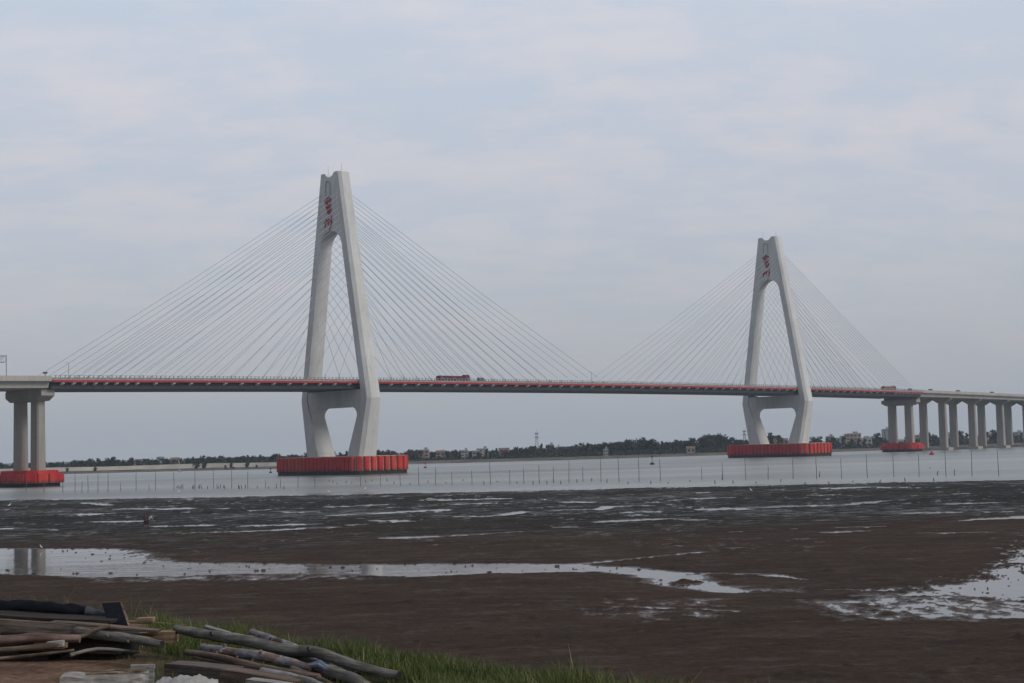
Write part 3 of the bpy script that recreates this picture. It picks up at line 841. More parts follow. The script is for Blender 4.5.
def small_fender(uc, label):
    root = empty('pier_fender', Wv(uc, 0, 0), label, 'bridge fender', 'low red fenders round the end piers')
    mb = MB(); mb.prism(oct_ring(uc, 0, 6.6, 12.6, 2.6, -.6), oct_ring(uc, 0, 6.6, 12.6, 2.6, 1.35)); part(mb, 'base_ring', M['fender_dark'], root)
    ring = []
    for a, b, z0_, z1_, nm in ((7.5, 13.6, 1.36, 4.6, 'fender_panel'), (6.3, 12.3, 4.61, 5.9, 'upper_wall')):
        c = 3.0; pts = [(-a, -b + c), (-a, b - c), (-a + c, b), (a - c, b), (a, b - c), (a, -b + c), (a - c, -b), (-a + c, -b)]
        if nm == 'upper_wall':
            mb = MB(); mb.prism([Wv(uc + x, y, z0_) for x, y in pts], [Wv(uc + x, y, z1_) for x, y in pts]); part(mb, nm, M['fender'], root); continue
        for i in range(8):
            p, q = Vector(pts[i]), Vector(pts[(i + 1) % 8]); L = (q - p).length; k = max(1, round(L / 4.2)); t = (q - p) / L; nn = Vector((t.y, -t.x))
            if nn.dot((p + q) / 2) < 0: nn = -nn
            for j in range(k):
                a0 = p + t * (L * j / k + .12); a1 = p + t * (L * (j + 1) / k - .12)
                qd = [a0 + nn * .0, a1 + nn * .0, a1 - nn * 1.2, a0 - nn * 1.2]; qo = [a0 + nn * .45 + t * .25, a1 + nn * .45 - t * .25]
                ringp = [qd[0], qo[0], qo[1], qd[1], qd[2], qd[3]]
                mb = MB(); mb.prism([Wv(uc + x.x, x.y, z0_) for x in ringp], [Wv(uc + x.x, x.y, z1_ + random.uniform(-.05, .05)) for x in ringp])
                part(mb, nm, M['fender2'] if random.random() < .3 else M['fender'], root)
    return root


small_fender(-315.5, 'low octagonal red fender round the pier at the left edge')
small_fender(315.5, 'low red fender round the pier where the steel deck ends at right')

for k, uc in enumerate([-361] + [360.5 + 43.5 * i for i in range(14)]):
    lab = ['concrete pier pair hidden just beyond the left edge', 'first twin-column pier right of the red-fendered end pier', 'second twin-column pier right of the red-fendered end pier',
           'third twin-column pier right of the red-fendered end pier', 'fourth twin-column pier right of the red-fendered end pier, cut by the photo edge'][k] if k < 5 else 'far twin-column viaduct pier beyond the right edge of the photo'
    root = empty('bridge_pier', Wv(uc, 0, 0), lab, 'bridge pier', 'concrete piers under the deck')
    zt = zdeck(uc) - 2.32
    for v in (-7.6, 6.9):
        mb = MB(); mb.loft([oct_ring(uc, v, 1.6, 2.75, .4, 1.2), oct_ring(uc, v, 1.3, 2.6, .4, zt - 3.4)]); part(mb, 'column', M['concrete'], root)
        mb = MB(); pr = [(-7.0, zt), (7.0, zt), (7.0, zt - 1.0), (2.6, zt - 3.45), (-2.6, zt - 3.45), (-7.0, zt - 1.0)]
        mb.prism([Wv(uc - 1.6, v + a, b) for a, b in pr], [Wv(uc + 1.6, v + a, b) for a, b in pr]); part(mb, 'pier_cap', M['concrete'], root)
    mb = MB(); mb.prism([Wv(uc + a, b, -.5) for a, b in ((-3.5, -12), (3.5, -12), (3.5, 12), (-3.5, 12))], [Wv(uc + a, b, 1.9) for a, b in ((-3.5, -12), (3.5, -12), (3.5, 12), (-3.5, 12))])
    part(mb, 'pile_cap', M['cap'], root)

# ------------------------------------------------------------------ things on the deck
M['truck_red'] = simple('truck_red', (0.12, 0.010, 0.022), 0.4, 0.3, 1.0, 0.5)
M['truck_dark'] = simple('truck_dark', (0.03, 0.022, 0.028), 0.7, 0.4, 1.0)
M['tyre'] = simple('tyre', (0.02, 0.02, 0.02), 0.9, 0.2, 3)
M['glass'] = simple('dark_glass', (0.03, 0.04, 0.05), 0.1, 0.1, 1, 0.6)
M['car_grey'] = simple('car_grey', (0.35, 0.36, 0.38), 0.35, 0.1, 1, 0.5)
M['car_dark'] = simple('car_dark', (0.03, 0.035, 0.04), 0.35, 0.1, 1, 0.5)
M['car_white'] = simple('car_white', (0.65, 0.65, 0.64), 0.35, 0.1, 1, 0.5)
M['crate_tan'] = simple('cargo_tan', (0.22, 0.13, 0.11), 0.8, 0.3, 1.0)
ROTU = Matrix.Rotation(-PHI + math.pi / 2, 4, 'Z')     # local +x runs along the deck


def vroot(name, u, v, label, cat, group=None, flip=False):
    o = empty(name, Wv(u, v, zdeck(u) + .43), label, cat, group); o.rotation_euler = (0, 0, math.pi / 2 - PHI + (math.pi if flip else 0)); return o


def wheels(root, xs, hw, r):
    for x in xs:
        for s_ in (-1, 1):
            mb = MB(); mb.tube([(x, s_ * hw - .14, r), (x, s_ * hw + .14, r)], r, 14); t = mb.build('wheel', M['tyre']); t.parent = root
            mb = MB(); mb.tube([(x, s_ * hw - .16, r), (x, s_ * hw + .16, r)], r * .5, 10); q = mb.build('rim', M['rail']); q.parent = t


def P(mb, name, mat, root):
    o = mb.build(name, mat); o.parent = root; return o


def lorry(u, v, L, label, body, cargo_h, flip=False, load=None):
    r = vroot('lorry', u, v, label, 'lorry', None, flip)
    mb = MB(); mb.box((-1.2, 0, 1.0), (L - 3.2, 1.1, .3)); P(mb, 'chassis', M['truck_dark'], r)
    xb = (-L / 2 + .2, L / 2 - 3.3); xc = sum(xb) / 2; lb = xb[1] - xb[0]
    mb = MB(); mb.box((xc, 0, 1.3), (lb, 2.5, .2)); P(mb, 'cargo_floor', M['truck_dark'], r)
    mb = MB()
    for s_ in (-1, 1):
        mb.box((xc, s_ * 1.22, 1.4 + cargo_h / 2), (lb, .06, cargo_h))
        k = int(lb / 1.2)
        for i in range(k + 1): mb.box((xb[0] + lb * i / k, s_ * 1.28, 1.4 + cargo_h / 2), (.12, .08, cargo_h + .1))
    for x in xb: mb.box((x, 0, 1.4 + cargo_h / 2), (.06, 2.44, cargo_h))
    P(mb, 'cargo_sides', body, r)
    if load:
        mb = MB()
        pr = [(-1.15, 1.4), (1.15, 1.4), (1.15, 1.3 + cargo_h), (.5, 1.75 + cargo_h), (-.5, 1.75 + cargo_h), (-1.15, 1.3 + cargo_h)]
        mb.prism([(xb[0] + .1, a, b) for a, b in pr], [(xb[1] - .1, a, b) for a, b in pr]); P(mb, 'load', load, r)
    h = L / 2
    side = [(h - 2.9, .7), (h - .1, .7), (h, 1.3), (h - .15, 2.1), (h - .5, 3.2), (h - .9, 3.75), (h - 2.9, 3.75)]
    mb = MB(); mb.prism([(a, -1.22, b) for a, b in side], [(a, 1.22, b) for a, b in side]); cab = P(mb, 'cab', body, r)
    mb = MB(); mb.prism([(h - .20, -1.05, 2.1), (h - .47, -1.05, 3.05), (h - .44, -1.05, 3.06), (h - .1, -1.05, 2.1)], [(h - .20, 1.05, 2.1), (h - .47, 1.05, 3.05), (h - .44, 1.05, 3.06), (h - .1, 1.05, 2.1)])
    q = P(mb, 'windscreen', M['glass'], r); q.parent = cab
    for s_ in (-1, 1):
        mb = MB(); mb.box((h - 1.4, s_ * 1.235, 2.55), (1.1, .04, .8)); q = P(mb, 'side_window', M['glass'], r); q.parent = cab
    wheels(r, [h - 1.5, h - 4.6] + ([h - 5.9] if L > 12 else []) + [-h + 1.6, -h + 2.9] + ([-h + 4.2] if L > 12 else []), 1.1, .52)
    return r


lorry(-112, 12.0, 19.5, 'long dark-red lorry driving right between the nearer pylon and midspan', M['truck_red'], 1.45, load=M['truck_dark'])
lorry(281, 11.5, 15.5, 'brown laden lorry near the right end of the steel deck', M['crate_tan'], 1.7, load=M['crate_tan'])


def make_car(u, v, mat, label, flip=False, van=False):
    r = vroot('van', u, v, label, 'van', 'vans on the deck', flip)
    Lc, h = (5.2, 2.55) if van else (4.5, 1.48)
    low = [(-Lc / 2, .35), (Lc / 2, .35), (Lc / 2, .7), (Lc / 2 - .9, .92), (-Lc / 2 + .1, .98), (-Lc / 2, .8)]
    mb = MB(); mb.prism([(a, -.9, b) for a, b in low], [(a, .9, b) for a, b in low]); P(mb, 'body', mat, r)
    up_ = [(-Lc / 2 + .15, .96), (Lc / 2 - 1.0, .93), (Lc / 2 - 1.8, h - .06), (-Lc / 2 + .6, h - .06)]
    mb = MB(); mb.prism([(a, -.78, b) for a, b in up_], [(a, .78, b) for a, b in up_]); P(mb, 'window_band', M['glass'], r)
    mb = MB(); mb.box((-.45, 0, h), (Lc - 2.6, 1.5, .1)); P(mb, 'roof', mat, r)
    wheels(r, [-1.35, 1.35], .8, .33); return r


make_car(-94, 12.2, M['car_white'], 'small pale van just ahead of the dark-red lorry', van=True)
make_car(308, 12.0, M['car_grey'], 'grey van at the right end of the steel deck, behind the brown lorry', van=True)
make_car(334, 13.0, M['car_dark'], 'dark van just past the joint of steel and concrete decks', van=True)
make_car(372, 13.5, M['car_dark'], 'black van on the viaduct above the first twin-column pier', van=True)
make_car(423, 13.5, M['car_dark'], 'dark van on the viaduct above the second twin-column pier', van=True)

for u, lab in ((-20, 'thin lamp mast at midspan'), (-309, 'thin lamp mast at the left end of the steel deck')):
    mb = MB(); b = Wv(u, 16.4, zdeck(u) + .4); mb.tube([b, b + Vector((0, 0, 6.2))], [.12, .07], 6)
    mb.tube([b + Vector((0, 0, 6.1)), b + Vector((-.9, .6, 6.35))], .06, 6); mb.box(b + Vector((-1.0, .7, 6.33)), (.6, .25, .12))
    lone(mb, 'lamp_mast', M['rail'], b, lab, 'lamp post', 'lamp masts on the deck edge')

# direction sign gantry at the far left
g = empty('sign_gantry', Wv(-334, 16, zdeck(-334) + 1.9), 'grey lattice sign gantry on the viaduct at the left edge', 'sign gantry')
zb = zdeck(-334) + 1.9
for u in (-336.0, -333.0):
    mb = MB(); mb.tube([Wv(u, 16.4, zb), Wv(u, 16.4, zb + 7.2)], .16, 8); part(mb, 'post', M['rail'], g)
mb = MB()
for z in (zb + 4.8, zb + 7.0):
    for u in (-336, -333): mb.tube([Wv(u, 16.4, z), Wv(u, -2, z)], .09, 6)
    mb.tube([Wv(-336, 16.4, z), Wv(-333, 16.4, z)], .09, 6)
for i in range(12):
    v = 16.4 - i * 1.6
    for u in (-336, -333): mb.tube([Wv(u, v, zb + 4.8), Wv(u, v - 1.6, zb + 7.0)], .06, 5)
    mb.tube([Wv(-336, v, zb + 4.8), Wv(-333, v, zb + 7.0)], .06, 5)
part(mb, 'lattice_beam', M['rail'], g)
mb = MB(); mb.box(Wv(-337.0, 9, zb + 5.9), (9, .12, 2.6), rot=Matrix.Rotation(-PHI, 3, 'Z')); part(mb, 'sign_panel', M['rail'], g)

mb = MB(); b = Wv(-318.5, 16.9, zdeck(-318) + 1.9)
mb.tube([b, b + Vector((0, 0, 1.4))], .1, 6); mb.box(b + Vector((-.5, 0, 1.1)), (.5, .5, .5)); mb.box(b + Vector((.5, 0, 1.1)), (.5, .5, .5)); mb.tube([b + Vector((-.6, 0, .7)), b + Vector((.6, 0, .7))], .1, 6)
lone(mb, 'navigation_light', M['tyre'], b, 'small dark navigation light on the parapet above the left pier', 'light')

# ------------------------------------------------------------------ far shore
SH = [(-3000, 1300), (-900, 1110), (-400, 1045), (-243, 1010), (-156, 975), (-76, 1075), (31, 1060), (127, 1110), (200, 1120), (267, 1150), (350, 1200), (440, 1320), (600, 1350), (1200, 1450), (4000, 1900)]


def shoreY(x): return float(np.interp(x, [p[0] for p in SH], [p[1] for p in SH]))


xs = np.concatenate([np.linspace(-9000, -700, 60)[:-1], np.linspace(-700, 900, 500), np.linspace(900, 9000, 60)[1:]])
ds = np.array([-12, -4, 0, 3, 8, 14, 25, 45, 80, 160, 400, 1000, 2500, 7000.0])
zs_ = np.array([-1.0, -.25, .15, .5, .7, 1.0, 1.5, 1.9, 2.1, 2.3, 2.4, 2.5, 2.5, 2.5])
XL = np.repeat(xs[None, :], len(ds), 0)
base = np.array([shoreY(x) for x in xs]) + 12 * fbm(xs / 60, xs * 0, 5, 13)
YL = base[None, :] + ds[:, None]
ZL = zs_[:, None] + 0.25 * fbm(XL / 14, YL / 12, 4, 19)


def shore_material():
    m, nt, b = newmat('shore_ground'); p = pos(nt)
    sx = nt.nodes.new('ShaderNodeSeparateXYZ'); nt.links.new(p, sx.inputs[0])
    f = noise(nt, p, 0.05, 5, 0.65, (1, 1, 3))
    mudc = ramp(nt, f, [(0.35, (0.06, 0.055, 0.05)), (0.6, (0.13, 0.115, 0.10)), (0.72, (0.2, 0.18, 0.15))]); land = ramp(nt, f, [(0.35, (0.04, 0.055, 0.035)), (0.6, (0.08, 0.085, 0.055)), (.75, (.18, .16, .13))])
    mr = nt.nodes.new('ShaderNodeMapRange'); mr.inputs['From Min'].default_value = 1.0; mr.inputs['From Max'].default_value = 1.8; nt.links.new(sx.outputs['Z'], mr.inputs['Value'])
    nt.links.new(mix(nt, mr.outputs[0], mudc, land), b.inputs['Base Color']); b.inputs['Roughness'].default_value = 0.95; b.inputs['Specular IOR Level'].default_value = .1
    return m


grid_object('far_shore', XL, YL, ZL, shore_material())

# pale sea wall on the left shore
M['seawall'] = simple('sea_wall', (0.42, 0.39, 0.35), 0.9, 0.2, 0.08, world=True)
mb = MB(); xsw = [-700 + 10 * i for i in range(56)]
rings = []
for x in xsw:
    y = shoreY(x) + 27 + 4 * math.sin(x * .021); hh = 4.35 + .2 * math.sin(x * .05)
    rings.append([Vector((x, y, .8)), Vector((x, y + 3, hh)), Vector((x, y + 8, hh)), Vector((x, y + 9, .8))])
mb.loft(rings); lone(mb, 'sea_wall', M['seawall'], (xsw[0], shoreY(xsw[0]), 0), 'long pale concrete sea wall along the left far shore', 'sea wall')


# trees
def foliage_mat(name, a, b_):
    m, nt, b = newmat(name); o = nt.nodes.new('ShaderNodeObjectInfo'); n_ = noise(nt, objc(nt), 4.0, 3, 0.6)
    k = math_(nt, 'ADD', math_(nt, 'MULTIPLY', n_, 0.6), math_(nt, 'MULTIPLY', o.outputs['Random'], 0.45))
    nt.links.new(ramp(nt, k, [(0.25, a), (0.8, b_)]), b.inputs['Base Color']); b.inputs['Roughness'].default_value = 0.8; b.inputs['Specular IOR Level'].default_value = .15
    return m


M['leaf'] = foliage_mat('far_foliage', (0.020, 0.032, 0.030), (0.056, 0.073, 0.056))
M['bark'] = simple('bark', (0.09, 0.075, 0.06), 0.95, 0.3, 4)


def tree_mesh(kind, seed):
    """unit-height tree: trunk, limbs, and a crown of leaf-clump faces"""
    rr = random.Random(seed); mb = MB(); H_ = 1.0
    if kind == 'broad': nb, wid, z0_, z1_ = 9, .34, .30, .92
    elif kind == 'tall': nb, wid, z0_, z1_ = 8, .17, .28, .95
    else: nb, wid, z0_, z1_ = 5, .12, .60, .93
    mb.tube([(0, 0, -.03), (.01, 0, .25), (rr.uniform(-.03, .03), rr.uniform(-.03, .03), .6), (0, 0, .85)], [.03, .024, .016, .006], 6, mi=1)
    blobs = []
    for i in range(nb):
        a = rr.uniform(0, 6.28); z = z0_ + (z1_ - z0_) * ((i + rr.random()) / nb); sh = math.sin(math.pi * min(1, max(.15, (z - z0_ + .12) / (z1_ - z0_ + .2)))) ** .6
        d = wid * rr.uniform(.25, .85) * sh; c = Vector((math.cos(a) * d, math.sin(a) * d, z)); r_ = (.17 if kind == 'broad' else .11 if kind == 'tall' else .10) * rr.uniform(.75, 1.25)
        blobs.append((c, r_)); mb.tube([(0, 0, max(.2, z - .18)), tuple(c)], [.012, .004], 4, mi=1, caps=False)
    for c, r_ in blobs:
        for k in range(95 if kind == 'broad' else 60):
            dv = Vector((rr.gauss(0, 1), rr.gauss(0, 1), rr.gauss(0, .8))).normalized() * r_ * rr.uniform(.35, 1.08); p_ = c + dv
            s_ = rr.uniform(.026, .052); n1 = Vector((rr.gauss(0, 1), rr.gauss(0, 1), rr.gauss(0, 1))).normalized(); n2 = n1.orthogonal().normalized()
            n3 = n1.cross(n2)
            mb.add([p_ - n2 * s_, p_ - n3 * s_ * .7, p_ + n2 * s_, p_ + n3 * s_ * .7], [(0, 1, 2, 3)], 0)
    me_o = mb.build('tree_mesh', [M['leaf'], M['bark']], fix=False); me = me_o.data; bpy.data.objects.remove(me_o); return me


PROTO = {k: [tree_mesh(k, 100 * j + i) for i in range(4)] for j, k in enumerate(('broad', 'tall', 'palm'))}
TOP = [(-60, 465), (0, 465), (15, 464.5), (50, 464), (70, 463), (85, 461.5), (100, 459.5), (125, 460.5), (150, 461), (178, 459.8), (200, 458.5), (225, 458.5), (240, 458), (252, 455.8), (262, 457.5), (276, 455.4),
       (290, 457.5), (300, 455.5), (325, 454), (345, 453), (375, 451.5), (388, 450), (398, 452.6), (407, 451.6), (420, 450), (430, 453), (440, 451), (452, 450), (467, 451), (478, 452), (494, 448.5), (505, 451),
       (516, 447.7), (525, 448.8), (540, 445.4), (552, 447.5), (565, 446.5), (583, 443.8), (595, 444.5), (604, 442), (615, 442.6), (626, 440.8), (637, 439.8), (646, 439), (659, 442.6), (667, 442), (674, 439),
       (682, 443.5), (689, 438.6), (697, 443.5), (704, 436), (712, 434.3), (720, 434), (724, 439), (728, 441.5), (733, 438.4), (740, 441), (755, 440), (766, 438), (771, 434.4), (778, 436.5), (785, 440), (811, 437.6), (825, 438.5),
       (845, 438), (862, 439), (873, 431.5), (880, 432), (886, 438), (900, 436), (912, 437), (931, 433.5), (937, 434), (945, 439), (960, 431.6), (968, 432), (975, 438), (990, 431), (996, 431), (1004, 438), (1013, 428.5), (1022, 433), (1060, 431), (1100, 430)]
tx = [p[0] for p in TOP]; ty = [p[1] - (1.6 if p[0] < 330 else .8) for p in TOP]
TL = {'broad': 'round dark tree on the far shore', 'tall': 'slender tall tree on the far shore', 'palm': 'thin bare-stemmed tree on the far shore'}


def secn(px):
    return 'left of the nearer pylon' if px < 300 else 'between the two pylons' if px < 745 else 'right of the farther pylon'


px = -40.0; cnt = 0
while px < 1070 and cnt < 290:
    for rowd in (0, 1):
        if cnt >= 290 or random.random() < ((0, .35) if px < 785 else (.42, .6))[rowd]: continue
        x_ = px + random.uniform(-2.0, 2.0)
        top = float(np.interp(x_, tx, ty)) + (0 if rowd == 0 else random.uniform(0.3, 3.0)) + random.uniform(-1.4, 1.6)
        xg = ground(x_, 462).x
        r_ = ray(x_, top); yy_ = 1250.0
        for _ in range(6):
            yy_ = shoreY(r_.x / r_.y * yy_) + (62 if rowd == 0 else 105) + (random.uniform(-8, 20) if _ == 5 else 0)
        pz = at(x_, top, yy_); h_ = max(3.0, pz.z - 1.9)
        kind = 'broad' if random.random() < .62 else ('tall' if random.random() < .7 else 'palm')
        if h_ < 5: kind = 'broad'
        o = bpy.data.objects.new({'broad': 'broadleaf_tree', 'tall': 'slender_tree', 'palm': 'bare_stemmed_tree'}[kind], random.choice(PROTO[kind])); C.objects.link(o)
        o.location = (pz.x, yy_, 1.9); sx_ = h_ * (random.uniform(.9, 1.5) if kind == 'broad' else random.uniform(.9, 1.2))
        if h_ < 8 and kind == 'broad': sx_ = h_ * 1.5
        o.scale = (sx_, sx_, h_); o.rotation_euler = (0, 0, random.uniform(0, 6.28))
        tag(o, TL[kind] + ', ' + secn(x_), 'tree', TL[kind] + 's, ' + secn(x_)); cnt += 1
    px += 6.1

# undergrowth along the shore
mb = MB(); rr = random.Random(5)
x = -700.0
V_ = []; F_ = []
while x < 620:
    y = shoreY(x) + rr.uniform(46, 78); hb = rr.uniform(1.6, 4.8); wb = rr.uniform(3, 6)
    for k in range(46):
        p_ = Vector((x + rr.gauss(0, wb * .5), y + rr.gauss(0, 2), 1.9 + abs(rr.gauss(0, .5)) * hb)); s_ = rr.uniform(.35, .8)
        n1 = Vector((rr.gauss(0, 1), rr.gauss(0, 1), rr.gauss(0, 1))).normalized(); n2 = n1.orthogonal().normalized(); n3 = n1.cross(n2); n = len(V_)
        V_ += [p_ - n2 * s_, p_ - n3 * s_, p_ + n2 * s_, p_ + n3 * s_]; F_.append((n, n + 1, n + 2, n + 3))
    x += rr.uniform(1.2, 2.6)
mb.v = [tuple(v) for v in V_]; mb.f = F_; mb.m = [0] * len(F_)
o = mb.build('shore_scrub', M['leaf'], fix=False); tag(o, 'low dark scrub under the trees along the far shore', 'scrub', None, 'stuff')

# the wood behind, one mass
V_ = []; F_ = []
for i in range(-45, 1100, 1):
    px_ = i + rr.random(); yy_ = 1150.; r_ = ray(px_, 450)
    for _ in range(5): yy_ = shoreY(r_.x / r_.y * yy_) + 135
    top = float(np.interp(px_ + 6 * math.sin(i * .37), tx, ty)) + (3.0 if px_ < 785 else 6.5) + 1.2 * math.sin(i * .21) + rr.uniform(-.6, 1.4); ht = max(3.0, at(px_, top, yy_).z - 1.9)
    for k in range(46):
        h_ = ht * (1 - rr.random() ** 1.8 * .95); p_ = Vector((r_.x / r_.y * yy_ + rr.gauss(0, 1.5), yy_ + rr.gauss(0, 7), 1.9 + h_)); s_ = rr.uniform(.4, 1.0)
        n1 = Vector((rr.gauss(0, 1), rr.gauss(0, 1), rr.gauss(0, 1))).normalized(); n2 = n1.orthogonal().normalized(); n3 = n1.cross(n2); n = len(V_)
        V_ += [p_ - n2 * s_, p_ - n3 * s_, p_ + n2 * s_, p_ + n3 * s_]; F_.append((n, n + 1, n + 2, n + 3))
mb = MB(); mb.v = [tuple(v) for v in V_]; mb.f = F_; mb.m = [0] * len(F_)
o = mb.build('distant_wood', M['leaf'], fix=False); tag(o, 'dark distant wood behind the nearer shore trees', 'wood', None, 'stuff')

# bushes standing before the sea wall
for x_, y_, s_ in ((24, 471, 2.6), (68, 469.5, 3.2), (95, 468, 3.4), (197, 464.2, 5.2), (204, 463.6, 5.0), (226, 463.8, 2.5), (232, 463.2, 3.6), (247, 462.8, 4.2), (257, 462.6, 2.2)):
    g_ = at(x_, y_, 1200); r_ = ray(x_, y_); yy_ = 1300.
    for _ in range(6): yy_ = shoreY(r_.x / r_.y * yy_) + 18
    o = bpy.data.objects.new('shore_bush', random.choice(PROTO['broad'])); C.objects.link(o); o.location = (r_.x / r_.y * yy_, yy_, .0); o.scale = (s_ * 1.5, s_ * 1.5, s_ * 1.3)
    tag(o, 'dark rounded bush standing before the pale sea wall', 'bush', 'dark bushes before the pale sea wall')

# buildings
M['bwall'] = simple('house_wall', (0.30, 0.29, 0.28), 0.9, 0.2, .1, world=True); M['bwall2'] = simple('house_wall_warm', (0.30, 0.235, 0.21), 0.9, 0.2, .1, world=True)
M['bwall3'] = simple('house_wall_blue', (0.25, 0.28, 0.32), 0.9, 0.2, .1, world=True)
M['roof'] = simple('tile_roof', (0.16, 0.10, 0.085), 0.9, 0.3, .3, world=True); M['broof'] = simple('flat_roof', (0.3, 0.3, 0.31), 0.9, 0.2, .3, world=True)


def building(px0, px1, pyt, dist, mat, roofm, floors, label, pitched=False):
    xm = (px0 + px1) / 2; r_ = ray(xm, pyt); yy_ = 1250.
    for _ in range(6): yy_ = shoreY(r_.x / r_.y * yy_) + dist
    pc = at(xm, pyt, yy_); wd = (px1 - px0) * yy_ / F_PX; z0_ = 1.9; ht = max(3.2, pc.z - z0_); dp = max(6, wd * .7)
    root = empty('building', (pc.x, yy_, z0_), label, 'building')
    mb = MB(); mb.box((0, dp / 2, ht / 2), (wd, dp, ht)); P(mb, 'wall', mat, root)
    if pitched:
        mb = MB(); mb.prism([(-wd / 2 - .4, -.4, ht), (-wd / 2 - .4, dp + .4, ht), (-wd / 2 - .4, dp / 2, ht + 1.6)], [(wd / 2 + .4, -.4, ht), (wd / 2 + .4, dp + .4, ht), (wd / 2 + .4, dp / 2, ht + 1.6)]); P(mb, 'roof', roofm, root)
    else:
        mb = MB()
        mb.box((0, dp / 2, ht + .12), (wd + .5, dp + .5, .22)); mb.box((0, -.1, ht + .5), (wd + .4, .2, .6)); mb.box((wd * .2, dp / 2, ht + 1.3), (min(4, wd * .3), 3, 2.1)); P(mb, 'roof', roofm, root)
    nw = max(2, int(wd / 3.2)); fh = ht / floors
    k = 0
    for f in range(floors):
        for i in range(nw):
            if k >= 60: break
            mb = MB(); mb.box((-wd / 2 + wd * (i + .5) / nw, -.02, fh * (f + .55)), (min(1.7, wd / nw * .55), .1, fh * .45)); P(mb, 'window', M['glass'], root); k += 1
    return root


BL = [(134, 146, 461.2, 90, 'bwall', 'roof', 2, 'low reddish-roofed house among trees left of the water tower', True), (170, 178, 459.6, 95, 'bwall2', 'roof', 2, 'small house just right of the water tower', True),
      (418, 429, 450.6, 60, 'bwall2', 'broof', 3, 'grey-pink house right of the nearer pylon fender', False), (436, 445, 452.4, 70, 'bwall', 'roof', 2, 'low house second right of the nearer pylon', True),
      (461, 468, 451, 55, 'bwall', 'broof', 3, 'pale narrow house between trees, left of the flat-roofed terrace', False), (478, 488, 449.4, 75, 'bwall', 'broof', 3, 'pale flat-roofed terrace right of centre left', False),
      (472, 480, 451.5, 60, 'bwall3', 'broof', 2, 'bluish small house against the flat-roofed terrace', False), (499, 509, 449.8, 80, 'bwall2', 'roof', 3, 'pinkish house with a tiled roof left of the lattice mast', True),
      (546, 554, 445.6, 95, 'bwall', 'broof', 3, 'pale house just right of the tall lattice mast', False), (556, 560, 447.6, 90, 'bwall2', 'broof', 2, 'small pink house beside the house by the mast', False),
      (603.5, 608, 449.8, 40, 'bwall', 'broof', 2, 'small white hut standing on the open shore', False), (687, 695, 448.4, 44, 'bwall2', 'roof', 1, 'low shed on the open shore left of the farther pylon', True),
      (757, 768, 441.2, 80, 'bwall3', 'roof', 2, 'low house seen through the farther pylon legs at left', True), (776, 788, 440.2, 80, 'bwall2', 'roof', 2, 'low red-roofed house seen through the farther pylon legs', True),
      (827, 834, 436.8, 130, 'bwall', 'broof', 4, 'small pale block right of the farther fender', False), (846, 861, 434.2, 160, 'bwall2', 'broof', 4, 'broad pinkish apartment block right of the farther pylon', False),
      (858, 872, 438.8, 90, 'bwall', 'broof', 2, 'low white building before the pinkish apartment block', False), (883, 890, 429.6, 230, 'bwall3', 'broof', 7, 'tall bluish tower block behind the red-fendered end pier', False),
      (836, 845, 438.5, 120, 'bwall3', 'broof', 3, 'bluish low block left of the pinkish apartment block', False), (915, 925, 435.5, 150, 'bwall2', 'broof', 4, 'warm-coloured block seen between viaduct piers', False),
      (944, 952, 434.6, 200, 'bwall3', 'broof', 4, 'bluish block seen between the first and second viaduct piers', False), (984, 992, 434.5, 110, 'bwall2', 'broof', 3, 'pink block between viaduct piers, left of the dark trees', False), (1014, 1023, 432.5, 140, 'bwall3', 'broof', 4, 'bluish block at the right edge of the photo', False)]
for b in BL: building(b[0], b[1], b[2], b[3], M[b[4]], M[b[5]], b[6], b[7], b[8])


def far_at(px_, d):
    yy_ = 1250.; r_ = ray(px_, 450)
    for _ in range(6): yy_ = shoreY(r_.x / r_.y * yy_) + d
    return r_.x / r_.y * yy_, yy_


def lattice(px_, pyt, d, wd, label, plat=True):
    x_, y_ = far_at(px_, d); zt = at(px_, pyt, y_).z; mb = MB(); b = Vector((x_, y_, 1.9)); Hh = zt - 1.9
    for sx_, sy_ in ((-1, -1), (1, -1), (1, 1), (-1, 1)):
        mb.tube([b + Vector((sx_ * wd, sy_ * wd, 0)), b + Vector((sx_ * wd * .35, sy_ * wd * .35, Hh))], .16, 5)
    n = 9
    for i in range(n):
        za, zb_ = Hh * i / n, Hh * (i + 1) / n; wa, wb = wd * (1 - .65 * i / n), wd * (1 - .65 * (i + 1) / n)
        for s_ in (-1, 1):
            mb.tube([b + Vector((-wa * s_, -wa, za)), b + Vector((wb * s_, -wb, zb_))], .1, 4); mb.tube([b + Vector((-wa, -wa * s_, za)), b + Vector((-wb, wb * s_, zb_))], .1, 4)
    if plat:
        for f in (.80, .96): mb.box(b + Vector((0, 0, Hh * f)), (3.0, 3.0, .8))
    mb.tube([b + Vector((0, 0, Hh)), b + Vector((0, 0, Hh + 2.5))], .1, 5)
    lone(mb, 'lattice_mast', M['rail'], b, label, 'mast', 'lattice masts on the far shore')


lattice(537, 432.5, 150, 1.6, 'tall lattice mast above the trees midway between the pylons')
lattice(745, 430.5, 150, 1.3, 'lattice mast just left of the farther pylon leg')
# water tower
x_, y_ = far_at(160.5, 95); b = Vector((x_, y_, 1.9)); zt = at(160.5, 456.2, y_).z - 1.9
mb = MB(); mb.tube([b, b + Vector((0, 0, zt - 2.6))], .8, 10); mb.loft([[b + Vector((math.cos(a) * r_, math.sin(a) * r_, z)) for a in [2 * math.pi * i / 12 for i in range(12)]] for r_, z in ((.9, zt - 2.8), (3.0, zt - 1.7), (3.0, zt - .5), (.5, zt))])
lone(mb, 'water_tower', M['bwall3'], b, 'small mushroom-shaped water tower above the trees left of the nearer pylon', 'water tower')

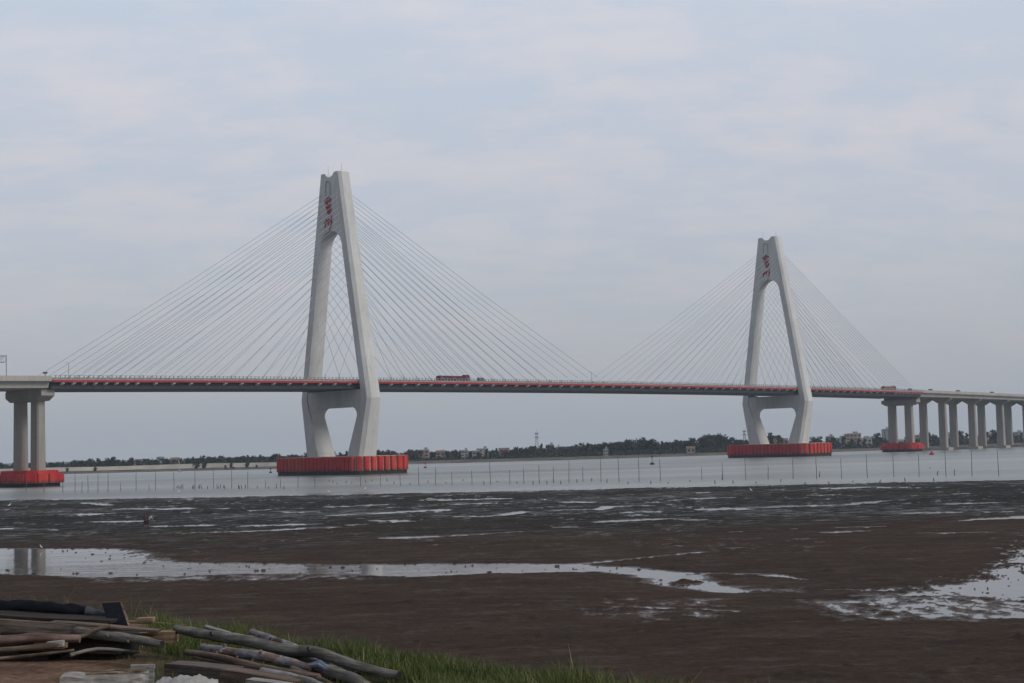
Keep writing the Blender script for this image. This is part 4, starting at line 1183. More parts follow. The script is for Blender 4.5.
# ------------------------------------------------------------------ fishing stakes
M['stake'] = simple('stake_wood', (0.10, 0.095, 0.09), 0.9, 0.3, 2)
TALL = [(26, 492.8, 18), (44, 493, 17), (63, 492.6, 15), (75, 492.4, 19), (82, 492.8, 12), (88, 492.4, 17), (98, 492.5, 20), (108, 492, 20), (120.7, 491.4, 9), (136, 491, 19), (149, 490.5, 6), (155.5, 490.6, 19),
        (174, 490, 18), (195, 489.5, 20), (213.5, 489, 20), (231.6, 488.6, 19), (247.8, 488.4, 17), (265.5, 488, 8), (280.5, 487.6, 9), (298, 487.2, 14), (315, 487, 10), (360.6, 486, 14), (380.5, 485.6, 15), (400.4, 485.4, 17), (419, 485.4, 20),
        (435.6, 485, 18), (452.2, 484.8, 13), (472, 484.4, 14), (490.4, 484.2, 23), (510, 484, 14), (524, 483.3, 16), (539.5, 483, 18), (553.5, 482.6, 16), (569, 482.6, 22), (583, 481.6, 15), (601, 482, 24), (619.2, 481.8, 26), (639, 481.6, 25),
        (660.4, 481.2, 22), (702, 480.2, 13), (722.6, 479.6, 17), (746, 479.8, 22), (768.3, 479.4, 14), (793, 479, 21), (816.7, 479, 22), (841.7, 478.6, 21), (867.5, 477.8, 24), (894, 477, 22), (919, 476.6, 22), (946, 476.6, 26), (972, 476.2, 26), (998.8, 475.8, 26)]
proto = None
for x_, yb, hpx in TALL:
    g_ = ground(x_, yb); h_ = hpx * g_.y / F_PX
    if proto is None:
        mb = MB(); mb.tube([(0, 0, -.12), (.008, .005, .4), (-.006, 0, .75), (0.004, 0, 1)], [.016, .015, .013, .009], 6); proto = mb.build('fishing_stake', M['stake']); o = proto
    else: o = proto.copy(); C.objects.link(o)
    o.location = g_; o.scale = (5.0, 5.0, h_); o.rotation_euler = (random.uniform(-.025, .025), random.uniform(-.025, .025), random.uniform(0, 6))
    tag(o, 'tall thin dark fishing stake standing in the shallow water', 'stake', 'tall fishing stakes in a row in the water')
SHORT = [(x_, 488.6 + random.uniform(-.6, .4), random.uniform(2.5, 5)) for x_ in (177, 178.5, 180, 181.4, 183, 192.5, 193.6, 194.8, 198.5, 199.5, 201.5, 207.5, 216.8, 218.5, 220.4, 223.6, 224.6, 238.5, 239.6, 241.5, 245.5, 257, 268.5, 276, 284)]
SHORT += [(x_, random.uniform(481, 485), random.uniform(1.5, 4)) for x_ in (329, 333, 337, 346, 352, 366, 372, 387, 394, 410, 428, 446, 463, 484, 497, 517, 533, 547, 561, 577, 592, 607, 628, 651, 668, 690, 715, 733, 756, 781, 805, 829, 853, 880, 905, 934)]
SHORT += [(819.8, 477, 6), (937.6, 475.4, 5), (954.7, 475.2, 6), (722, 479.6, 6), (553.8, 482.6, 4), (750.8, 551, 6), (930, 468.5, 1.6)]
for x_, yb, hpx in SHORT:
    g_ = ground(x_, yb); h_ = hpx * g_.y / F_PX; o = proto.copy(); C.objects.link(o)
    o.name = 'stake_stub'
    o.location = g_; o.scale = (7.0, 7.0, h_) if g_.y > 200 else (3.0, 3.0, h_); o.rotation_euler = (random.uniform(-.12, .12), random.uniform(-.2, .2), random.uniform(0, 6))
    on_mud = g_.y < 200
    tag(o, 'short stick standing alone on the brown mud at right' if on_mud else 'short broken stake stub poking out of the shallow water', 'stake', None if on_mud else 'short stake stubs in the water')


# ------------------------------------------------------------------ buoys and boats
M['buoy_red'] = simple('buoy_red', (0.35, 0.02, 0.05), 0.5, 0.2, 1); M['buoy_dark'] = simple('buoy_dark', (0.025, 0.03, 0.03), 0.6, 0.2, 1)


def buoy(px_, py_, wpx, mast, mat, label):
    g_ = ground(px_, py_); r_ = wpx / 2 * g_.y / F_PX; root = empty('buoy', g_, label, 'buoy')
    mb = MB(); n = 14
    mb.loft([[Vector((math.cos(2 * math.pi * i / n) * q, math.sin(2 * math.pi * i / n) * q, z)) for i in range(n)] for q, z in ((r_ * .7, -.4), (r_, .1), (r_, r_ * .55), (r_ * .6, r_ * .9), (r_ * .2, r_ * 1.0))]); P(mb, 'float', mat, root)
    if mast:
        mb = MB(); h_ = mast * g_.y / F_PX; mb.tube([(0, 0, r_ * .8), (0, 0, h_)], .12, 6); mb.box((0, 0, h_ - .4), (.7, .7, .8)); P(mb, 'mast', mat, root)


buoy(652.3, 464.6, 4.6, 9, M['buoy_dark'], 'dark buoy with a thin mast, left of the farther pylon fender')
buoy(425.3, 468, 3.4, 5.5, M['buoy_red'], 'small dark-red buoy just right of the nearer pylon fender')
buoy(931.8, 454.8, 4.8, 3.6, M['buoy_red'], 'bright red buoy before the viaduct piers')
buoy(270.6, 472.9, 3.0, 5, M['buoy_dark'], 'dark buoy just left of the nearer pylon fender')


def boat(px_, py_, lpx, mat, label):
    g_ = ground(px_, py_); L = lpx * g_.y / F_PX; root = empty('boat', g_, label, 'boat'); mb = MB(); hw = L * .15; h_ = L * .11
    rings = []
    for t in [i / 8 for i in range(9)]:
        x_ = -L / 2 + L * t; wd = hw * (math.sin(math.pi * min(1, .18 + t * .55)) if t < .6 else math.cos((t - .6) / .4 * 1.35)); sheer = h_ * (1 + .5 * abs(2 * t - 1) ** 2)
        rings.append([Vector((x_, -wd, sheer)), Vector((x_, -wd * .7, -.2)), Vector((x_, wd * .7, -.2)), Vector((x_, wd, sheer))])
    mb.loft(rings); P(mb, 'hull', mat, root)
    mb = MB(); mb.box((-L * .12, 0, h_ + .7), (L * .3, hw * 1.3, 1.5)); mb.box((-L * .12, 0, h_ + 1.5), (L * .36, hw * 1.5, .12)); P(mb, 'cabin', mat, root)


boat(441.5, 462.8, 4.6, M['car_white'], 'small white boat moored at the far shore right of the nearer pylon')
boat(250, 468.2, 6.5, M['car_white'], 'white boat moored before the sea wall, left of the nearer pylon')
boat(180, 472, 4, M['car_grey'], 'small grey boat on the water below the water tower')


# ------------------------------------------------------------------ egrets
M['egret'] = simple('egret_white', (0.8, 0.8, 0.78), 0.7, 0.05, 2); M['egret_leg'] = simple('egret_leg', (0.03, 0.03, 0.02), 0.7, 0.1, 2)


def egret(px_, py_, label, rot):
    g_ = ground(px_, py_, .03); root = empty('egret', g_, label, 'bird', None); root.rotation_euler = (0, 0, rot); root.scale = (.62,) * 3 if g_.y < 180 else (1.0,) * 3
    mb = MB(); mb.tube([(-.34, 0, .38), (-.2, 0, .44), (0, 0, .50), (.16, 0, .54), (.22, 0, .64), (.18, 0, .76), (.24, 0, .86), (.30, 0, .87), (.42, 0, .85)], [.015, .06, .11, .085, .04, .028, .03, .035, .006], 8)
    o = mb.build('body', M['egret'], smooth=True); o.parent = root
    for s_ in (-1, 1):
        mb = MB(); mb.tube([(0, s_ * .04, .44), (.03, s_ * .05, .22), (0, s_ * .05, -.02)], .012, 5); P(mb, 'leg', M['egret_leg'], root)


egret(9.3, 507.6, 'white egret on the dark mud near the left edge', .5)
egret(41.3, 549.8, 'white egret at the rim of the big pool below the left pier', 2.6)
egret(178.8, 493.6, 'white egret in the shallows just left of the nearer fender', .2)
egret(329, 493.8, 'white egret at the water edge below the nearer pylon', 3.0)
egret(365.3, 490.4, 'white egret in the shallows below the nearer fender', 1.2)
egret(751.2, 492.8, 'white egret at the water edge below the farther pylon', 2.2)

# ------------------------------------------------------------------ people
M['skin'] = simple('skin', (0.30, 0.19, 0.14), 0.7, 0.1, 3); M['shirt_pale'] = simple('shirt_pale_blue', (0.36, 0.40, 0.52), 0.9, 0.2, 4); M['shirt_dark'] = simple('shirt_dark_red', (0.07, 0.02, 0.03), 0.9, 0.3, 4)
M['trouser'] = simple('trouser_dark', (0.025, 0.025, 0.035), 0.9, 0.2, 4); M['trouser2'] = simple('trouser_grey', (0.11, 0.10, 0.10), 0.9, 0.2, 4); M['hat'] = simple('straw_hat', (0.12, 0.10, 0.07), 0.9, 0.2, 8)


def skin_obj(name, pts, edges, rads, mat, parent, root_i=0):
    me = bpy.data.meshes.new(name); me.from_pydata([tuple(p) for p in pts], edges, []); me.materials.append(mat)
    o = bpy.data.objects.new(name, me); C.objects.link(o); o.parent = parent
    sk = o.modifiers.new('skin', 'SKIN'); sk.use_smooth_shade = True
    if not me.skin_vertices: pass
    for i, r_ in enumerate(rads):
        v = me.skin_vertices[0].data[i]; v.radius = (r_, r_) if not hasattr(r_, '__len__') else r_; v.use_root = (i == root_i)
    sb = o.modifiers.new('sub', 'SUBSURF'); sb.levels = 1; sb.render_levels = 2
    return o


def person(loc, rot, label, shirt, trouser, hat, bend=1.0):
    root = empty('person', loc, label, 'person'); root.rotation_euler = (0, 0, rot); root.scale = (1.05, 1.05, 1.05)
    J = {'pelvis': (-.05, 0, .88), 'waist': (.04, 0, 1.04), 'chest': (.20, 0, 1.27), 'neck': (.33, 0, 1.40), 'head': (.40, 0, 1.45), 'crown': (.47, 0, 1.52), 'nose': (.505, 0, 1.43)}
    names = list(J); pts = [Vector(J[k]) for k in names]; rad = [(.15, .13), (.13, .11), (.16, .12), .06, .10, .085, .03]
    edges = [(0, 1), (1, 2), (2, 3), (3, 4), (4, 5), (4, 6)]

    def chain(start, ps, rs):
        prev = start
        for p_, r_ in zip(ps, rs): pts.append(Vector(p_)); rad.append(r_); edges.append((prev, len(pts) - 1)); prev = len(pts) - 1
        return prev
    legs = {}
    for s_ in (-1, 1):
        chain(0, [(-.04, s_ * .11, .80), (.07, s_ * .14, .46), (-.02, s_ * .15, .08), (.10, s_ * .16, .03)], [.095, .062, .042, .035])
        h_ = chain(2, [(.24, s_ * .20, 1.27), (.36, s_ * .23, 1.0), (.52, s_ * .14, .78), (.56, s_ * .11, .70)], [.062, .045, .033, .03])
        for k in range(5):
            a = (k - 2) * .35
            chain(h_, [(.58 + .01 * k, s_ * (.11 - .02 * (k - 2)), .65), (.57, s_ * (.11 - .022 * (k - 2)), .61)], [.009, .007])
    skin_obj('body', pts, edges, rad, M['skin'], root)
    sp_ = [Vector(J['pelvis']), Vector(J['waist']), Vector(J['chest']), Vector((.29, 0, 1.36))]; se = [(0, 1), (1, 2), (2, 3)]; srr = [(.19, .17), (.18, .16), (.215, .175), .11]
    for s_ in (-1, 1):
        n = len(sp_); sp_ += [Vector((.24, s_ * .20, 1.27)), Vector((.36, s_ * .23, 1.02))]; se += [(2, n), (n, n + 1)]; srr += [.095, .07]
    skin_obj('shirt', sp_, se, srr, shirt, root)
    tp = [Vector(J['pelvis'])]; te = []; tr = [(.175, .155)]
    for s_ in (-1, 1):
        n = len(tp); tp += [Vector((-.04, s_ * .11, .80)), Vector((.07, s_ * .14, .46)), Vector((0, s_ * .15, .22))]; te += [(0, n), (n, n + 1), (n + 1, n + 2)]; tr += [.115, .08, .062]
    skin_obj('trousers', tp, te, tr, trouser, root)
    mb = MB(); n = 12; q = Vector((.44, 0, 1.50)); R3 = Matrix.Rotation(.6, 3, 'Y')
    mb.loft([[q + R3 @ Vector((math.cos(2 * math.pi * i / n) * r_, math.sin(2 * math.pi * i / n) * r_, z)) for i in range(n)] for r_, z in ((.21, -.03), (.12, .02), (.09, .11), (.02, .13))]); P(mb, 'hat', hat, root)
    return root


g1 = ground(145.6, 527.2, .03); g2 = ground(149.2, 527.0, .03)
person(g1, math.radians(100), 'person in dark red top leaning over the mud, left of the two gatherers', M['shirt_dark'], M['trouser'], M['hat'])
person(g2, math.radians(20), 'person in a pale blue shirt bending over the mud, right of the two gatherers', M['shirt_pale'], M['trouser2'], M['hat'])

# ------------------------------------------------------------------ timber piles on the bank
M['log_grey'] = wood('log_grey_green', (0.135, 0.13, 0.115)); M['log_brown'] = wood('log_brown', (0.12, 0.088, 0.07)); M['log_pale'] = wood('log_pale_grey', (0.20, 0.20, 0.205)); M['log_pink'] = wood('log_pinkish', (0.17, 0.115, 0.10))
M['log_paint'] = wood('log_old_paint', (0.16, 0.115, 0.095), paint=((0.17, 0.05, 0.055), (0.36, 0.36, 0.38), (0.13, 0.14, 0.18)))
M['log_end'] = wood('cut_wood_end', (0.15, 0.115, 0.085)); M['dark_end'] = simple('dark_end', (0.02, 0.02, 0.02), .9, .3, 5)
M['board_grey'] = wood('board_grey', (0.10, 0.085, 0.075)); M['board_dark'] = wood('board_dark', (0.028, 0.023, 0.020)); M['board_tan'] = wood('board_tan', (0.23, 0.155, 0.10)); M['board_pale'] = wood('board_pale', (0.27, 0.26, 0.25))
M['tarp'] = simple('black_tarpaulin', (0.004, 0.0055, 0.009), .75, .4, 7, .12, bmp=.6, bdist=.02); M['plastic_blue'] = simple('blue_plastic', (0.11, 0.14, 0.20), .5, .3, 8, .5)
M['sack'] = simple('white_sack', (0.29, 0.29, 0.285), .7, .25, 7, .3, bmp=.8, bdist=.02); M['rope'] = simple('rope_tan', (0.14, 0.105, 0.07), .9, .3, 20); M['red_cloth'] = simple('red_cloth', (0.11, 0.016, 0.012), .8, .3, 8)


def log(name, pix, r_, mat, label, cat='log', endm=None, group=None, jit=.07, knots=0, extra=None):
    """pix: (px, py, distance) points; becomes a real log of radius r_ metres"""
    P_ = [at(*q) for q in pix]; dense = []; rads = []
    if not hasattr(r_, '__len__'): r_ = [r_] * len(P_)
    for i in range(len(P_) - 1):
        p0 = P_[max(0, i - 1)]; p1, p2 = P_[i], P_[i + 1]; p3 = P_[min(len(P_) - 1, i + 2)]
        k = max(3, int((p2 - p1).length / .07))
        for j in range(k):
            t = j / k; q = .5 * ((2 * p1) + (p2 - p0) * t + (2 * p0 - 5 * p1 + 4 * p2 - p3) * t * t + (3 * p1 - p0 - 3 * p2 + p3) * t ** 3)
            dense.append(q); rads.append((r_[i] * (1 - t) + r_[i + 1] * t) * (1 + .05 * math.sin(len(dense) * 1.7 + i)))
    dense.append(P_[-1]); rads.append(r_[-1])
    base = dense[0].copy(); ax = (dense[-1] - dense[0]); ang = math.atan2(ax.y, ax.x)
    Rm = Matrix.Rotation(-ang, 3, 'Z'); loc_ = [Rm @ (q - base) for q in dense]
    mb = MB(); mb.tube(loc_, rads, 14, jit=jit, capmi=1)
    if name == 'log' and len(loc_) > 12:
        for kk in range(3):
            i_ = random.randrange(4, len(loc_) - 4); a_ = random.uniform(-.6, 2.2); dr = Vector((.35, -math.sin(a_), math.cos(a_))).normalized()
            mb.tube([loc_[i_], loc_[i_] + dr * (rads[i_] * 1.15), loc_[i_] + dr * (rads[i_] * 1.6)], [rads[i_] * .55, rads[i_] * .36, rads[i_] * .28], 7, jit=.12, capmi=1)
    o = mb.build(name, [mat, endm or M['log_end']], smooth=False); o.location = base; o.rotation_euler = (0, 0, ang)
    for p in o.data.polygons:
        if len(p.vertices) == 4: p.use_smooth = True
    tag(o, label, cat, group)
    return o


def board(name, a, b, wid, thick, mat, label, cat='board', tilt=0.0, bev=.004):
    A_, B_ = at(*a), at(*b); ax = (B_ - A_); L = ax.length; x_ = ax.normalized(); y_ = Vector((0, 0, 1)).cross(x_).normalized(); z_ = x_.cross(y_)
    R3 = Matrix((x_, y_, z_)).transposed() @ Matrix.Rotation(tilt, 3, 'X')
    mb = MB()
    n = max(2, int(L / .15)); rings = []
    for i in range(n + 1):
        t = L * i / n - L / 2; wj = wid * (1 + random.uniform(-.025, .025)); bow = .004 * math.sin(i * .9)
        rings.append([Vector((t, -wj / 2, -thick / 2 + bow)), Vector((t, wj / 2, -thick / 2 + bow)), Vector((t, wj / 2, thick / 2 + bow)), Vector((t, -wj / 2, thick / 2 + bow))])
    mb.loft(rings); o = mb.build(name, mat); o.matrix_world = Matrix.Translation((A_ + B_) / 2) @ R3.to_4x4()
    md = o.modifiers.new('bevel', 'BEVEL'); md.width = bev; md.segments = 2
    tag(o, label, cat); return o


# right-hand log pile
log('log', [(176, 629, 12.9), (215, 636, 12.6), (245, 640.5, 12.3), (268, 646, 12.1), (292, 651, 11.9), (312, 651.5, 11.75), (335, 658.5, 11.55), (368, 669, 11.3), (399, 675.5, 11.12)], [.036, .045, .046, .047, .05, .047, .042, .036, .032], M['log_grey'],
    'longest grey-green log, lying across the top of the log pile', endm=M['dark_end'])
log('log', [(206, 626.5, 13.0), (222, 632.5, 12.9), (246, 641, 12.7)], [.018, .026, .03], M['log_pale'], 'short pale branch end sticking up behind the longest log')
log('log', [(252, 632.5, 12.7), (268, 638, 12.5), (292, 646, 12.25), (318, 657, 12.05)], [.032, .031, .028, .026], M['log_paint'], 'pale log with a red and white painted end, behind the longest log', endm=M['red_cloth'])
log('log', [(203, 647.5, 12.25), (230, 652, 12.0), (262, 656, 11.8), (292, 663, 11.6), (311, 668.5, 11.5)], [.034, .036, .038, .036, .030], M['log_paint'], 'log with patches of red, white and blue paint, just below the longest log')
log('log', [(186, 652, 12.2), (215, 656.5, 11.95), (250, 665, 11.7), (285, 672, 11.45), (319, 677, 11.3)], [.022, .028, .030, .028, .026], M['log_brown'], 'slim brown log under the paint-patched log')
log('log', [(262, 671.5, 11.5), (290, 677, 11.3), (312, 683, 11.15), (330, 690, 11.05)], [.030, .034, .034, .03], M['log_pale'], 'pale grey log at the bottom right of the pile, cut by the photo edge')
log('log', [(314, 666, 11.55), (332, 672, 11.4), (352, 679, 11.2), (368, 688, 11.05)], [.034, .048, .05, .045], M['log_grey'], 'thick grey log end low in the middle of the pile')
log('log', [(300, 657, 11.9), (340, 667, 11.65), (380, 676.5, 11.45), (418, 683.5, 11.3)], [.022, .022, .020, .018], M['log_pale'], 'thin pale pole poking out farthest right under the longest log', endm=M['dark_end'])
log('log', [(286, 656.5, 11.95), (304, 657.5, 11.9), (315, 659.5, 11.85)], [.026, .027, .026], M['log_pink'], 'short reddish log stub tucked under the longest log')
log('log', [(225, 664, 12.1), (290, 682, 11.7), (330, 694, 11.5)], [.05, .05, .05], M['log_brown'], 'dark brown log hidden underneath the pile')
log('log', [(300, 671, 11.9), (350, 681, 11.6), (400, 689, 11.4)], [.045, .045, .04], M['log_brown'], 'dark brown log on the ground below the thin pale pole')
for k, (pp, r_, mt, lb) in enumerate((
    ([(196, 657, 12.1), (240, 667, 11.75), (296, 681, 11.35)], .016, 'log_brown', 'thin brown pole low at the left of the log pile'),
    ([(236, 652, 12.15), (280, 660.5, 11.85), (318, 671, 11.6)], .015, 'log_pink', 'thin reddish pole just under the paint-patched log'),
    ([(268, 646.5, 12.4), (316, 658, 12.1), (352, 668.5, 11.8)], .018, 'log_grey', 'thin grey pole sunk behind the longest log'),
    ([(206, 665, 11.9), (258, 676, 11.55), (300, 688, 11.2)], .018, 'log_grey', 'thin grey pole at the very front of the log pile'),
    ([(292, 668, 11.55), (322, 680, 11.25), (342, 692, 11.0)], .020, 'log_brown', 'short brown pole beside the thick grey log end'))):
    log('pole', pp, r_, M[mt], lb, 'pole', jit=.12)
mb = MB(); c_ = at(325, 668, 11.44)
for k in range(1): mb.tube([c_ + Vector((-.12, 0, .025)), c_ + Vector((-.04, -.02, .035)), c_ + Vector((.03, -.03, .0)), c_ + Vector((.08, -.03, -.04))], [.014, .027, .022, .008], 9, jit=.3)
lone(mb, 'plastic_bag', M['plastic_blue'], c_, 'scrap of white-blue plastic caught on the paint-patched log end', 'plastic scrap')

# timbers under the logs
board('timber_baulk', (172, 675, 11.8), (236, 681, 11.5), .18, .2, M['board_grey'], 'thick weathered timber under the left end of the log pile', 'timber')
board('timber_baulk', (226, 678, 11.45), (300, 690, 11.15), .16, .15, M['log_brown'], 'brown timber under the middle of the log pile', 'timber')
board('timber_baulk', (250, 682, 11.2), (290, 688, 11.05), .12, .06, M['board_pale'], 'short pale flat block in front of the brown timber', 'timber')
# sack
mb = MB(); c_ = at(186, 691, 11.1); rr = random.Random(3); rings = []
for i in range(15):
    t = i / 14; r_ = .085 * math.sin(math.pi * (.08 + .84 * t)) ** .5
    rings.append([c_ + Vector((-.23 + .46 * t, math.cos(2 * math.pi * k / 18) * r_ * 1.35 * (1 + rr.uniform(-.06, .06)), .02 + math.sin(2 * math.pi * k / 18) * r_ * (1 + rr.uniform(-.13, .13)) + .018 * math.sin(t * 23 + k))) for k in range(18)])
mb.loft(rings)
o = lone(mb, 'sack', M['sack'], c_, 'crumpled white plastic sack on the ground before the thick timber', 'sack', smooth=True)

# left-hand board pile
log('tarpaulin_roll', [(-25, 607.5, 13.5), (0, 607.8, 13.45), (25, 607.5, 13.45), (48, 609, 13.4), (70, 610.8, 13.4), (90, 612.5, 13.4)], [.064, .066, .070, .066, .060, .050], M['tarp'], 'black rolled tarpaulin lying on top of the board pile', 'tarpaulin', endm=M['tarp'], jit=.16)
log('cloth_bundle', [(86, 611, 13.3), (98, 613.3, 13.3), (109, 615.6, 13.3)], [.040, .03, .015], simple('grey_blue_cloth', (0.045, 0.05, 0.068), .8, .3, 9), 'small grey-blue cloth bundle at the end of the tarpaulin roll', 'cloth', jit=.2)
board('board', (-30, 613, 13.25), (119, 620.4, 13.1), .34, .028, M['board_dark'], 'dark thin board directly under the tarpaulin roll')
board('board', (-30, 624.5, 12.8), (76, 632.5, 12.75), .13, .03, M['board_grey'], 'wide grey plank standing on its edge at the left of the pile', tilt=math.pi / 2)
board('board', (52, 622.2, 12.85), (159, 630.5, 12.75), .13, .022, M['log_brown'], 'thin brown board whose edge sticks out right of the pile')
board('board', (10, 631, 12.95), (140, 634.5, 12.9), .42, .035, M['board_dark'], 'dark board underneath the thin brown board')
log('stick', [(60, 641.5, 12.45), (84, 635.5, 12.5), (96, 629.5, 12.55), (110, 626.2, 12.6)], [.018, .018, .017, .015], M['log_brown'], 'thin brown stick slanting up across the grey plank', 'stick')
log('log', [(-25, 642, 12.2), (10, 640, 12.2), (38, 637, 12.2), (80, 638.8, 12.2)], [.036, .040, .036, .030], M['log_pink'], 'pinkish barked log lying along the front of the board pile')
log('log', [(60, 628, 12.9), (96, 634.5, 12.6), (130, 638.5, 12.4), (162, 644.6, 12.25)], [.038, .038, .036, .034], M['log_grey'], 'dark grey round pole jutting right from the board pile', 'log', endm=M['dark_end'])
log('log', [(-25, 652, 12.0), (20, 648.5, 12.0), (62, 644.5, 12.05)], [.020, .022, .024], M['log_brown'], 'thin dark branch low at the left front of the pile')
board('wood_block', (139, 638.5, 12.9), (177, 636.5, 12.9), .12, .10, M['board_tan'], 'light tan wooden block right of the board pile', 'block')
board('wood_block', (47, 645.0, 12.05), (64, 643.8, 12.05), .05, .05, M['board_pale'], 'small pale chip of wood under the pinkish log', 'block')
board('wood_block', (36, 642.5, 12.3), (66, 643.0, 12.3), .12, .09, M['board_tan'], 'small tan block wedged below the pinkish log', 'block')
# leaning dark panel
q = [at(102, 603, 13.25), at(120.5, 602, 13.25), at(129, 627, 13.0), at(109, 626.5, 13.0)]; nrm = (q[1] - q[0]).cross(q[3] - q[0]).normalized() * .022
mb = MB(); mb.prism(q, [p_ + nrm for p_ in q]); rt = empty('leaning_panel', q[3], 'dark square panel leaning upright behind the boards', 'panel'); part(mb, 'sheet', M['tarp'], rt)
mb = MB(); mb.tube([q[1] + nrm * .5, q[2] + nrm * .5], .014, 6); mb.tube([q[0] + nrm * .5, q[1] + nrm * .5], .010, 6); part(mb, 'edge_trim', M['log_brown'], rt)
board('wood_block', (137, 620.5, 14.9), (154, 620.0, 14.9), .12, .045, M['board_tan'], 'small flat wooden block lying on the bank rim', 'block')
log('bamboo_pole', [(108, 621.0, 15.4), (150, 622.8, 15.1), (205, 627.8, 14.7)], [.016, .016, .014], M['board_tan'], 'pale thin pole lying along the bank rim behind the piles', 'pole')
# supports; trestle beams coloured very dark to deepen the shadow under the boards
log('stick', [(-20, 660, 11.9), (30, 655.5, 12.1), (74, 650, 12.3)], [.014, .013, .010], M['log_brown'], 'thin dark stick on the soil before the left trestle beam', 'stick')
log('stick', [(70, 655, 12.2), (98, 649, 12.35), (140, 652, 12.4)], [.016, .015, .010], M['log_grey'], 'crooked grey stick on the soil before the right trestle beam', 'stick')
for a, b, lab in (((2, 648, 13.2), (60, 650, 13.1), 'low trestle beam, coloured dark as shade under the left end of the boards'), ((86, 648, 13.1), (128, 650, 13.0), 'low trestle beam, coloured dark as shade under the right end of the boards')):
    board('trestle_beam', a, b, .4, .20, M['board_dark'], lab, 'timber')
board('trestle_beam', (20, 640, 13.1), (130, 643, 13.0), .5, .12, M['board_dark'], 'squared timber coloured dark as shade, between the trestle beams and the boards', 'timber')
# white slab with rope
sl = empty('foam_slab', at(106, 678, 11.55), 'dirty white slab with rope, lying before the board pile', 'slab')
A_, B_ = at(62, 679.5, 11.5), at(150, 677, 11.6); x_ = (B_ - A_).normalized(); y_ = Vector((0, 0, 1)).cross(x_).normalized(); cc = (A_ + B_) / 2
mb = MB(); n = 12; rings = []
for i in range(n + 1):
    t = i / n; c_ = A_.lerp(B_, t); wv = .17 * (1 - .25 * abs(2 * t - 1) ** 3); hv = .032 + .008 * math.sin(i * 1.3)
    rings.append([c_ + y_ * -wv + Vector((0, 0, -hv)), c_ + y_ * wv + Vector((0, 0, -hv)), c_ + y_ * wv * .95 + Vector((0, 0, hv)), c_ + y_ * -wv * .92 + Vector((0, 0, hv))])
mb.loft(rings); part(mb, 'slab', M['board_pale'], sl)
mb = MB(); mb.tube([cc + x_ * a + y_ * b + Vector((0, 0, .048)) for a, b in ((-.16, .06), (-.05, .03), (.05, .09), (.17, .02), (.30, .04), (.22, -.05), (.1, -.11), (.0, -.06), (-.14, -.09))], .009, 6); part(mb, 'rope', M['rope'], sl)
mb = MB(); c_ = at(151.5, 676, 11.5); mb.box(c_ + Vector((0, 0, .0)), (.035, .035, .14)); mb.box(c_ + Vector((-.07, .02, .07)), (.18, .03, .03)); part(mb, 'bracket', M['board_pale'], sl)

# ------------------------------------------------------------------ haze
m = bpy.data.materials.new('haze'); m.use_nodes = True; nt = m.node_tree; nt.nodes.clear()
out = nt.nodes.new('ShaderNodeOutputMaterial'); pv = nt.nodes.new('ShaderNodeVolumePrincipled'); pv.inputs['Color'].default_value = (0.74, 0.85, 1.0, 1); pv.inputs['Density'].default_value = 0.00009
nt.links.new(pv.outputs[0], out.inputs['Volume'])
HAZE = True
if HAZE:
    mb = MB(); mb.box((0, 4450, 72.5), (18200, 9100, 150 - 2 + 2)); mb2 = MB()
    z0h, z1h = -2.6, 150.0
    mb = MB(); mb.box((0, 4480, (z0h + z1h) / 2), (18300, 9120, z1h - z0h)); o = mb.build('haze', m); tag(o, 'thin grey-blue haze over the estuary', 'haze', None, 'stuff')
    S.cycles.volume_max_steps = 64

# ------------------------------------------------------------------ sky and sun
SUN_AZ, SUN_EL = math.radians(118), math.radians(34)      # azimuth from +Y clockwise: to the right and a little behind
wd_ = bpy.data.worlds.new('World'); S.world = wd_; wd_.use_nodes = True; nt = wd_.node_tree; nt.nodes.clear()
out = nt.nodes.new('ShaderNodeOutputWorld'); bg1 = nt.nodes.new('ShaderNodeBackground'); bg2 = nt.nodes.new('ShaderNodeBackground'); mx = nt.nodes.new('ShaderNodeMixShader')
sky = nt.nodes.new('ShaderNodeTexSky'); sky.sky_type = 'NISHITA'; sky.sun_disc = False; sky.sun_elevation = SUN_EL; sky.sun_rotation = SUN_AZ; sky.dust_density = 3.0; sky.air_density = 1.5
nt.links.new(sky.outputs[0], bg1.inputs['Color']); bg1.inputs['Strength'].default_value = 0.07
tc = nt.nodes.new('ShaderNodeTexCoord'); sx = nt.nodes.new('ShaderNodeSeparateXYZ'); nt.links.new(tc.outputs['Generated'], sx.inputs[0])
el = sx.outputs['Z']
den = math_(nt, 'ADD', math_(nt, 'MAXIMUM', el, 0.0), 0.25)
cx = nt.nodes.new('ShaderNodeCombineXYZ'); nt.links.new(math_(nt, 'DIVIDE', sx.outputs['X'], den), cx.inputs[0]); nt.links.new(math_(nt, 'DIVIDE', sx.outputs['Y'], den), cx.inputs[1])
cl = noise(nt, cx.outputs[0], 3.2, 7, 0.6, (0.9, 1.3, 1)); cl2 = noise(nt, cx.outputs[0], 9.0, 5, 0.6, (0.9, 1.4, 1)); cl3 = noise(nt, cx.outputs[0], 1.1, 3, 0.5)
base = ramp(nt, el, [(0.0, (0.43, 0.455, 0.495)), (0.06, (0.475, 0.50, 0.55)), (0.15, (0.545, 0.59, 0.68)), (0.30, (0.61, 0.68, 0.80)), (1.0, (0.60, 0.62, 0.68))])
lit = mix(nt, 1.0, base, (1.19, 1.075, 1.0), 'MULTIPLY')
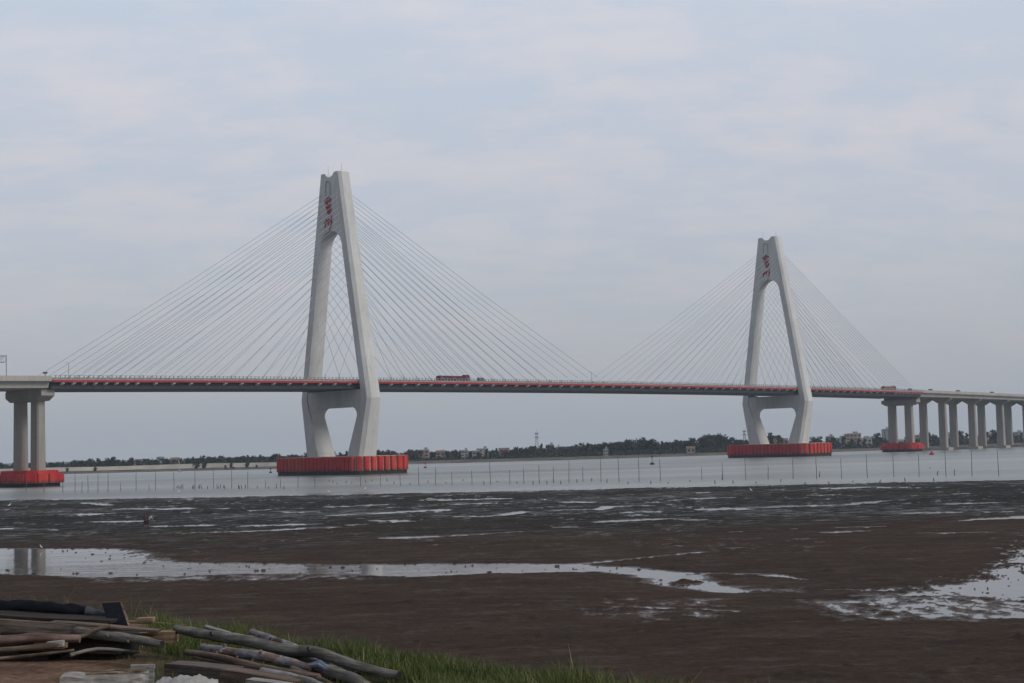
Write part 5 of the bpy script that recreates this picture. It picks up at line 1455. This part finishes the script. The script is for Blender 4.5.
k = math_(nt, 'MULTIPLY', ramp(nt, math_(nt, 'ADD', math_(nt, 'MULTIPLY', cl, .6), math_(nt, 'MULTIPLY', cl2, .4)), [(0.43, (0, 0, 0)), (0.60, (1, 1, 1))]), math_(nt, 'MULTIPLY', el, 5.0, True))
ccol = mix(nt, k, base, lit)
ccol = mix(nt, math_(nt, 'MULTIPLY', ramp(nt, cl3, [(0.4, (0, 0, 0)), (0.65, (1, 1, 1))]), .35), ccol, mix(nt, 1.0, ccol, (.93, .95, .97), 'MULTIPLY'))
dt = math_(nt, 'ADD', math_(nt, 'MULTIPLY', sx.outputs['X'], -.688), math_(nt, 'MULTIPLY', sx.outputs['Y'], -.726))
dim_behind = nt.nodes.new('ShaderNodeMapRange'); dim_behind.interpolation_type = 'SMOOTHSTEP'; dim_behind.inputs['From Min'].default_value = -0.05; dim_behind.inputs['From Max'].default_value = .75; nt.links.new(dt, dim_behind.inputs['Value'])  # unseen sky behind left, dimming added to darken the pylon front faces
ccol = mix(nt, math_(nt, 'MULTIPLY', dim_behind.outputs[0], .55), ccol, (0.16, 0.185, 0.23))
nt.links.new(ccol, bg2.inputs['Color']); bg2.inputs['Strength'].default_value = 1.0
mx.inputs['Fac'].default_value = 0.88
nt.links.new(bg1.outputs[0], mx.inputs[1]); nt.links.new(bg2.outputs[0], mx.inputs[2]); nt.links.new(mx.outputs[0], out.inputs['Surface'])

sl_ = bpy.data.lights.new('sun', 'SUN'); sl_.energy = 1.5; sl_.angle = math.radians(20); sl_.color = (1.0, 0.93, 0.82)
so = bpy.data.objects.new('sun', sl_); C.objects.link(so)
dirv = Vector((math.sin(SUN_AZ) * math.cos(SUN_EL), math.cos(SUN_AZ) * math.cos(SUN_EL), math.sin(SUN_EL)))
so.rotation_euler = dirv.to_track_quat('Z', 'Y').to_euler(); so.location = (100, -100, 200)

S.render.engine = 'CYCLES'
S.cycles.max_bounces = 6; S.cycles.volume_bounces = 1
S.view_settings.view_transform = 'Standard'; S.view_settings.look = 'None'; S.view_settings.exposure = 0; S.view_settings.gamma = 1
S.render.resolution_x = 1024; S.render.resolution_y = 683
